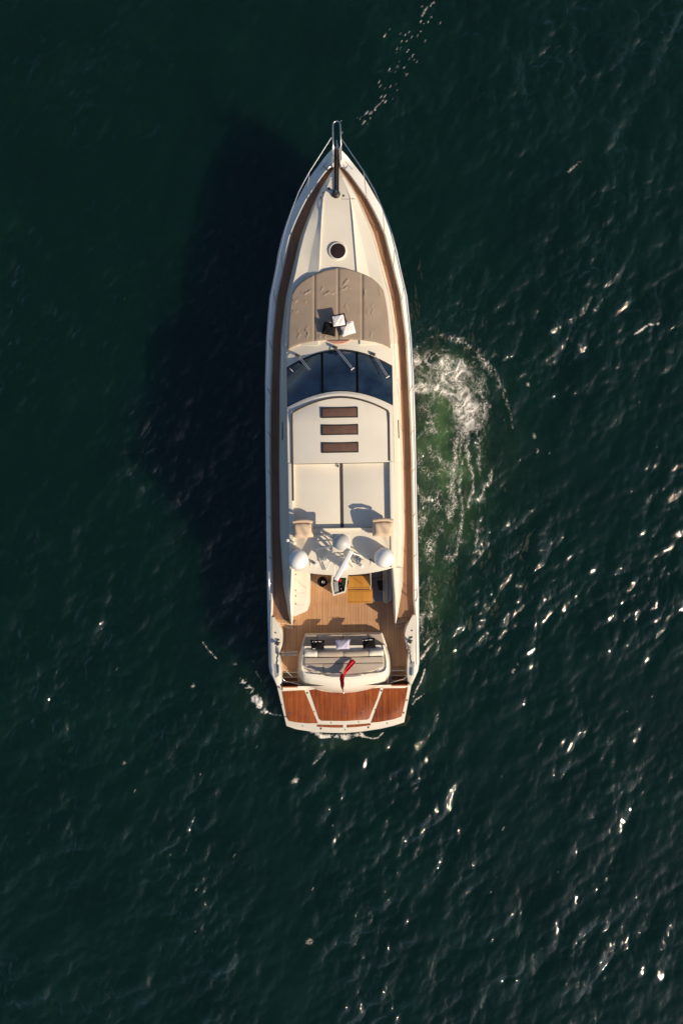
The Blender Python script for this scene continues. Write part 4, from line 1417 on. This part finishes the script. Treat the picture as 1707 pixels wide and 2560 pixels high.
def pad_top(px, py):
    h = (px - cl(py))
    return plateau(min(py, 862)) + 0.115 - 0.17 * (abs(h) / 128.0) ** 2.4


WR = [  # creases: two end points in photo pixels, height
    (755, 731, 785, 728, 0.02), (804, 735, 842, 729, 0.02), (849, 722, 878, 719, 0.022), (806, 712, 803, 728, 0.016), (860, 710, 868, 700, 0.02), (856, 712, 872, 708, 0.016),
    (766, 815, 770, 845, 0.02), (765, 750, 758, 752, 0.012), (730, 752, 748, 746, 0.014), (728, 778, 744, 773, 0.014), (865, 762, 866, 780, 0.014), (912, 725, 910, 745, 0.016),
    (915, 775, 925, 790, 0.014), (799, 836, 800, 850, 0.012), (812, 836, 813, 850, 0.012), (925, 825, 928, 848, 0.012), (930, 760, 932, 800, 0.012), (948, 720, 950, 740, 0.01), (745, 820, 748, 850, 0.01)]
for cols in pcols:
    def panel(bm, cols=cols):
        nr = 100
        cols = [cols[0]] + [lerp(a_, b_, (k_ + 1) / n_) for a_, b_ in zip(cols, cols[1:]) for n_ in [max(1, int((b_ - a_) / 1.5))] for k_ in range(n_)]
        rows, n = [], len(cols)
        skirt = 0.22
        x0, x1 = cols[0], cols[-1]
        allr = []
        for j, px in enumerate(cols):
            f, a = yfront(px), yaft(px)
            L_ = a - f
            r = []
            for i in range(nr):
                t = i / (nr - 1)
                py = f + L_ * t
                e = min(px - x0, x1 - px) / 5.0
                e2 = min(py - f, a - py) / 5.0
                rnd = 0.022 * ((1 - min(1, max(0, e))) ** 2 + (1 - min(1, max(0, e2))) ** 2)
                z = pad_top(px, py) - rnd
                qx, qy = px + 2.2 * math.sin(py * 0.33) + 1.3 * math.sin(px * 0.5 + py * 0.21), py + 2.4 * math.sin(px * 0.27) + 1.1 * math.sin(py * 0.6 - px * 0.3)
                for ax_, ay_, bx_, by_, hh in WR:
                    dx, dy = bx_ - ax_, by_ - ay_
                    l2 = dx * dx + dy * dy
                    q = max(0, min(1, ((qx - ax_) * dx + (qy - ay_) * dy) / l2))
                    d = math.hypot(qx - ax_ - q * dx, qy - ay_ - q * dy)
                    z += (hh * 1.5 * (0.25 + 3 * q * (1 - q)) * math.exp(-(d / 1.9) ** 2)) if d < 7 else 0
                z += 0.006 * math.sin(px * 0.05 + 1.3 * math.sin(py * 0.031)) * math.sin(py * 0.047 + px * 0.011)
                r.append(pt(px, py, z))
            lowf = pt(px, f - 0.3, pad_top(px, f) - skirt); lowa = pt(px, a + 0.3, pad_top(px, a) - skirt)
            allr.append([lowf] + r + [lowa])
        vv = add_grid(bm, allr)
        # side walls
        for k in (0, -1):
            top = allr[k]
            add_grid(bm, [top, [(p_[0], p_[1], p_[2] - skirt) for p_ in top]])
    part('pad_panel', M['pad'], pad, panel, angle=50)
for xs in (786.3, 845.5, 905.6):
    part('pad_piping', M['padseam'], pad, lambda bm, xs=xs: add_tube(bm, [pt(xs, y, pad_top(xs, y) - 0.04) for y in np.linspace(yfront(xs) + 1, yaft(xs) - 0.5, 16)], 0.018, 6))
# curved leather tab behind the pad
M['copper'] = simple('tan_leather', (0.46, 0.22, 0.16), rough=0.45, var=0.15, scale=10)
o = [pt(x, y, 3.22)[:2] for x, y in ((817, 850.5), (830, 852.5), (846, 853), (862, 852.5), (875, 850.5), (866, 856), (856, 858.8), (846, 859.8), (836, 859), (826, 856))]
prism_part('pad_tab', M['copper'], pad, o, 3.12, 3.275, 0.01)

# ------------------------------------------------------------------ loose things on the yacht
def to_world(p):
    return yacht.matrix_basis @ Vector(p)


def cushion_obj(name, corners, th, mat, pipe=None, n=14, pinch=0.10, seed=0):
    """corners: four local points (in order); a stuffed pillow with pinched sides"""
    P = [to_world(q) for q in corners]
    c = sum(P, Vector()) / 4
    nrm = (P[2] - P[0]).cross(P[3] - P[1]).normalized()
    if nrm.z < 0: nrm = -nrm
    root = empty(name, c)
    rnd = random.Random(seed)
    ph = [rnd.uniform(0, 6) for _ in range(4)]
    def pos(u, v, side):
        uu = u * (1 - pinch * (1 - v * v) * 0.6 * abs(u)); vv_ = v * (1 - pinch * (1 - u * u) * 0.6 * abs(v))
        s, t = (uu + 1) / 2, (vv_ + 1) / 2
        q = (P[0] * (1 - s) * (1 - t) + P[1] * s * (1 - t) + P[2] * s * t + P[3] * (1 - s) * t)
        e = max(0.0, (1 - u * u) * (1 - v * v)) ** 0.45
        w = 0.012 * e * (math.sin(5 * u + ph[0]) * math.sin(4 * v + ph[1]) + 0.6 * math.sin(9 * u + 6 * v + ph[2]))
        return q + nrm * side * (th / 2 * e + w) - c
    def body(bm):
        for side in (1, -1):
            rows = [[pos(-1 + 2 * i / n, -1 + 2 * j / n, side) for i in range(n + 1)] for j in range(n + 1)]
            add_grid(bm, rows)
    part('cover', mat, root, body, angle=80)
    if pipe is not None:
        ring = []
        for k in range(4 * n):
            e, f = divmod(k, n)
            t = -1 + 2 * f / n
            u, v = ((t, -1), (1, t), (-t, 1), (-1, -t))[e]
            ring.append(pos(u, v, 0))
        ring.append(ring[0]); 
        part('piping', pipe[0], root, lambda bm: add_tube(bm, ring, pipe[1], 6, cap=False), angle=80)
    return root


def P4(*q):
    return [pt(*a) for a in q]


g = 'throw cushions on the foredeck sunpad'
c1 = cushion_obj('throw_cushion', P4((811, 803, 3.47), (840, 810, 3.47), (837, 841, 3.38), (804, 833, 3.38)), 0.16, M['blackcloth'], (M['blackcloth'], 0.012), seed=1)
tag(c1, 'black throw cushion at the left of three on the foredeck sunpad', 'cushion', g)
c2 = cushion_obj('throw_cushion', P4((850, 809, 3.47), (882, 803, 3.47), (889, 832, 3.38), (857, 842, 3.38)), 0.16, M['whitecloth'], (M['whitecloth'], 0.012), seed=2)
tag(c2, 'plain white throw cushion at the right of three on the foredeck sunpad', 'cushion', g)
c3 = cushion_obj('throw_cushion', P4((828, 790, 3.58), (859.5, 784.5, 3.58), (864.5, 814, 3.56), (832, 818, 3.56)), 0.14, M['whitecloth'], (M['blackcloth'], 0.028), pinch=0.03, seed=3)
tag(c3, 'white throw cushion with black border lying on top of two others', 'cushion', g)


def marks(root, a, b, n, w, mat, z):
    """broken woven white stripe along a cushion edge"""
    A, B = to_world(pt(*a, z)) - root.location, to_world(pt(*b, z)) - root.location
    rnd = random.Random(n)
    def f(bm):
        for i in range(n):
            if rnd.random() < 0.12: continue
            p_ = A.lerp(B, (i + 0.5) / n)
            add_box(bm, p_ + Vector((0, rnd.uniform(-0.006, 0.006), 0)), ((B - A).length / n * rnd.uniform(0.55, 0.95), w * rnd.uniform(0.6, 1.1), 0.01))
    part('woven_stripe', mat, root, f)


g = 'throw cushions on the stern sofa'
b1 = cushion_obj('throw_cushion', P4((776.5, 1599, 2.16), (810.5, 1600, 2.16), (810, 1623, 2.30), (778.5, 1622.5, 2.30)), 0.14, M['blackcloth'], (M['blackcloth'], 0.012), seed=4)
marks(b1, (781, 1603), (804, 1603.5), 9, 0.03, M['whitecloth'], 2.26)
marks(b1, (781, 1620.5), (788, 1620.5), 3, 0.03, M['whitecloth'], 2.36)
tag(b1, 'black cushion with white woven stripe at the left end of stern sofa', 'cushion', g)
b2 = cushion_obj('throw_cushion', P4((839, 1600, 2.16), (874.5, 1599, 2.16), (873, 1622, 2.30), (840.5, 1623, 2.30)), 0.15, M['lilac'], (M['lilac'], 0.012), seed=5)
tag(b2, 'pale lilac cushion in the middle of the stern sofa', 'cushion', g)
b3 = cushion_obj('throw_cushion', P4((906, 1598, 2.16), (936, 1596.5, 2.16), (939, 1621, 2.30), (907.5, 1622, 2.30)), 0.14, M['blackcloth'], (M['blackcloth'], 0.012), seed=6)
marks(b3, (906, 1602), (931, 1600.5), 9, 0.03, M['whitecloth'], 2.26)
tag(b3, 'black cushion with white woven stripe at the right end of stern sofa', 'cushion', g)
d1 = cushion_obj('throw_cushion', P4((942, 1450, 1.98), (957.5, 1450, 2.22), (958, 1481, 2.22), (947, 1479, 1.98)), 0.14, M['blackcloth'], (M['grey'], 0.012), seed=7)
tag(d1, 'black cushion with pale piping leaning on the shaded dinette sofa beside table', 'cushion')

# folding teak table
tb = empty('dining_table', to_world(pt(899, 1474, FLOOR)), R(0.9))
tag(tb, 'golden varnished teak table with two leaves in the cockpit', 'table')
o0 = Vector(pt(899, 1474, FLOOR))
ZT = 2.08


def tl(px, py):
    q = Vector(pt(px, py, ZT)) - o0
    return (q.x, q.y)


prism_part('leaf', M['tabletop'], tb, [tl(*q) for q in ((869, 1473), (930.5, 1473), (924.5, 1440), (873, 1440))], ZT - FLOOR - 0.045, ZT - FLOOR, 0.008)
prism_part('leaf', M['tabletop'], tb, [tl(*q) for q in ((868, 1509), (931.5, 1509), (931, 1475), (868.5, 1475))], ZT - FLOOR - 0.045, ZT - FLOOR, 0.008)
M['tableedge'] = simple('table_edge', (0.40, 0.17, 0.03), rough=0.35, coat=0.3, var=0.12)
for (x0, y0, x1, y1) in ((870.5, 1469.5, 929, 1469.5), (870.5, 1478.5, 929.5, 1478.5), (871, 1505.5, 929, 1505.5)):
    a, b = tl(x0, y0), tl(x1, y1)
    part('edge_strip', M['tableedge'], tb, lambda bm, a=a, b=b: add_ribbon(bm, [(a[0], a[1], ZT - FLOOR + 0.002), (b[0], b[1], ZT - FLOOR + 0.002)], 0.04, 0.002))
part('hinge', M['steeldark'], tb, lambda bm: add_box(bm, (*tl(899.5, 1474), ZT - FLOOR - 0.02), (62 * kz(ZT), 0.02, 0.03)))
part('pedestal', M['steel'], tb, lambda bm: add_lathe(bm, (0, 0, 0), [(0.22, 0), (0.22, 0.02), (0.06, 0.05), (0.055, 0.6), (0.15, 0.655)], 20))

# round stool by the counter
c = to_world(pt(806, 1451, FLOOR))
stool = empty('round_stool', c)
tag(stool, 'round black stool with a polished metal centre near the white counter', 'stool')
part('seat', M['blackcloth'], stool, lambda bm: add_lathe(bm, (0, 0, 0), [(0.10, 0.42), (0.18, 0.44), (0.19, 0.50), (0.165, 0.54), (0.10, 0.545), (0.0, 0.53)], 28))
part('centre_cap', M['steel'], stool, lambda bm: add_lathe(bm, (0.045, -0.01, 0.53), [(0.06, 0), (0.06, 0.02), (0.04, 0.035), (0.0, 0.04)], 18))
part('foot', M['steel'], stool, lambda bm: add_lathe(bm, (0, 0, 0), [(0.16, 0), (0.16, 0.02), (0.04, 0.04), (0.04, 0.43)], 20))
strap = part('strap', M['olive'], stool, lambda bm: add_prism(bm, [(0.10, -0.19), (0.02, -0.21), (-0.06, -0.20), (-0.10, -0.15), (0.10, -0.13), (0.30, 0.14), (0.42, 0.10)], 0.36, 0.43, 0.01))

# bar cabinet, open on top, with bottles
bar = empty('bar_cabinet', to_world(pt(848, 1465, FLOOR)), R(0.9))
tag(bar, 'white open-topped bar cabinet with bottles beneath the radar bar', 'cabinet')
b0 = Vector(pt(848, 1465, FLOOR))
ZB = 2.25


def bl(px, py, z=ZB):
    q = Vector(pt(px, py, z)) - b0
    return (q.x, q.y)


ring = [(829, 1438), (827.5, 1459), (830, 1476), (833, 1490), (849, 1485), (864, 1481), (867, 1462), (870, 1438)]
cxp, cyp = 849, 1462
inn = [(cxp + (x - cxp) * 0.80, cyp + (y - cyp) * 0.84) for x, y in ring]


def barwalls(bm):
    n = len(ring)
    ro = [(*bl(*q), 0) for q in ring]; rt = [(*bl(*q), ZB - FLOOR) for q in ring]; rit = [(*bl(*q), ZB - FLOOR) for q in inn]; rib = [(*bl(*q), 0.45) for q in inn]
    vv = add_grid(bm, [ro, rt, rit, rib], close_u=True)
    bm.faces.new(vv[3])


part('cabinet_shell', M['gel'], bar, barwalls, angle=30)
o = [bl(*q) for q in ((834, 1455), (844.5, 1453), (847, 1484), (836.5, 1487))]
prism_part('grey_shelf', M['grey'], bar, o[::-1], 0.4, ZB - FLOOR - 0.05, 0.01)
for y in (1436.5, 1442.5):
    part('shelf_bar', M['seam'] if y < 1440 else M['dome'], bar, lambda bm, y=y: add_box(bm, (*bl(857, y), ZB - FLOOR - 0.02), (17 * kz(ZB), 0.05, 0.03), bevel=0.006))


def bottle(px, py, mat, capm, label, r=0.045, h=0.32):
    c = to_world(pt(px, py, 1.83))
    b = empty('bottle', c)
    tag(b, label, 'bottle', 'bottles in the bar cabinet')
    part('glass_body', mat, b, lambda bm: add_lathe(bm, (0, 0, 0), [(r, 0), (r * 1.02, h * 0.6), (r * 0.8, h * 0.72), (r * 0.38, h * 0.82), (r * 0.36, h)], 16))
    part('cap', capm, b, lambda bm: add_lathe(bm, (0, 0, h - 0.03), [(r * 0.42, 0), (r * 0.42, 0.05), (0, 0.055)], 12))


def tub(name, px, py, w, d, h, mat, label, cat):
    c = to_world(pt(px, py, 1.83))
    b = empty(name, c)
    tag(b, label, cat)
    part('body', mat, b, lambda bm: add_box(bm, (0, 0, h / 2), (w, d, h), bevel=0.03, seg=3))
    part('lid', mat, b, lambda bm: add_box(bm, (0, 0, h + 0.012), (w * 0.86, d * 0.86, 0.03), bevel=0.012))


tub('storage_tub', 859.5, 1454, 0.10, 0.32, 0.30, M['green'], 'bright green plastic tub inside the white bar cabinet', 'tub')
tub('storage_tub', 849, 1448.5, 0.13, 0.12, 0.34, M['redcap'], 'small red plastic tub in the white bar cabinet, beside the green one', 'tub')
bottle(850, 1462, M['black'], M['steel'], 'dark bottle nearest the red tub in the white bar cabinet', r=0.062)
bottle(853, 1470, M['black'], M['grey'], 'dark bottle with grey cap, middle of three in the bar cabinet', r=0.062)
bottle(855, 1477, M['black'], M['dome'], 'dark bottle with white cap at the aft corner of the bar cabinet', r=0.058)

# ensign: raked staff with a red flag drooping forward
base = to_world(pt(855.5, 1678, 2.2)); tip = to_world(pt(858, 1731.5, 3.15))
fl_ = empty('ensign', base)
tag(fl_, 'red flag drooping from a raked staff above the stern sunpad', 'flag')
tipl = tip - base
part('staff', M['steel'], fl_, lambda bm: (add_tube(bm, [(0, 0, -0.04), tipl], [0.022, 0.016], 8), add_lathe(bm, (tipl.x, tipl.y, tipl.z - 0.02), [(0.0, 0), (0.03, 0.02), (0.03, 0.04), (0, 0.06)], 10)))


def flagcloth(bm):
    nu, nv = 26, 18
    far = to_world(pt(883, 1652, 2.40)) - base
    rows = []
    for i in range(nu + 1):
        t = i / nu                                  # hoist to fly
        r = []
        for j in range(nv + 1):
            q = j / nv                              # along the hoist, lower to upper
            hoist = tipl * (0.12 + 0.80 * q)
            # hangs in folds: gathered towards a line that leaves the staff low down and ends at the fly
            start = tipl * 0.16
            line = start.lerp(far, t) + Vector((0, 0, 0.10 * math.sin(math.pi * t)))
            g_ = min(1.0, t * 2.6)
            g_ = g_ * g_ * (3 - 2 * g_)
            fold = math.sin(q * 9.5 + 1.2 * t)
            across = Vector((0.55, 0.83, 0)) .cross(Vector((0, 0, 1)))
            drop = Vector((0, 0, -0.10 * abs(fold)))
            p_ = hoist.lerp(line + across * 0.07 * fold * (0.55 + 0.45 * t) + drop * 0.8 + Vector((0, 0, 0.06 * math.cos(q * 9.5))), g_)
            p_ += Vector((0.05 * math.sin(q * 6.0 + 2 * t) * min(1, t * 6), 0, 0))
            r.append(p_)
        rows.append(r)
    add_grid(bm, rows)
    rows = []
    for i in range(19):
        q = 0.14 + 0.80 * i / 18
        w = math.sin(math.pi * min(1, (i + 0.6) / 18)) ** 0.5
        h_ = tipl * q
        rows.append([h_ + Vector((-0.105 * w * t + 0.015 * math.sin(9 * t + i * 0.5), 0.02 * math.sin(i * 0.9), 0.02 - 0.16 * t + 0.03 * math.sin(7 * t + i * 0.3))) for t in np.linspace(-0.35, 1, 8)])
    add_grid(bm, rows)


cl_o = part('flag_cloth', M['red'], fl_, flagcloth, angle=80)
sol = cl_o.modifiers.new('thick', 'SOLIDIFY'); sol.thickness = 0.006


# transom lettering, worn dark strokes
def letters(bm):
    rnd = random.Random(5)
    for x0, x1, n in ((818, 838, 7), (839, 848, 2), (868, 875.5, 4), (885, 889, 2), (891, 902, 6)):
        for i in range(n):
            if n == 2 and i == 1 and x0 == 839: continue
            px = lerp(x0, x1, (i + 0.5) / n)
            h = abs(px - cl(1720))
            q = pt(px, 1719.5 - 0.018 * h * h / 10, 1.34)
            add_box(bm, (q[0], q[1], q[2]), ((x1 - x0) / n * kz(1.3) * 0.7, 0.03 * rnd.uniform(0.7, 1.2), 0.10), Euler((-0.9, 0, 0)))


part('name_lettering', M['letter'], blk, letters)

# mooring ropes on the stern quarters
for s, lab in ((-1, 'dark mooring rope lying on the left stern bulwark'), (1, 'dark mooring rope lying on the right stern bulwark')):
    pts = []
    for px_h, py in ((163, 1626), (166, 1632), (164, 1637), (167, 1643), (165.5, 1649), (168, 1655), (167, 1662)):
        pts.append(to_world(hp(s * px_h, py, zg(py) + 0.02)))
    q0 = pts[0].copy()
    r_ = part('mooring_rope', M['rope'], None, lambda bm: add_tube(bm, [p_ - q0 for p_ in pts], 0.014, 6), angle=80)
    r_.location = q0
    tag(r_, lab, 'rope', 'mooring ropes on the stern bulwarks')
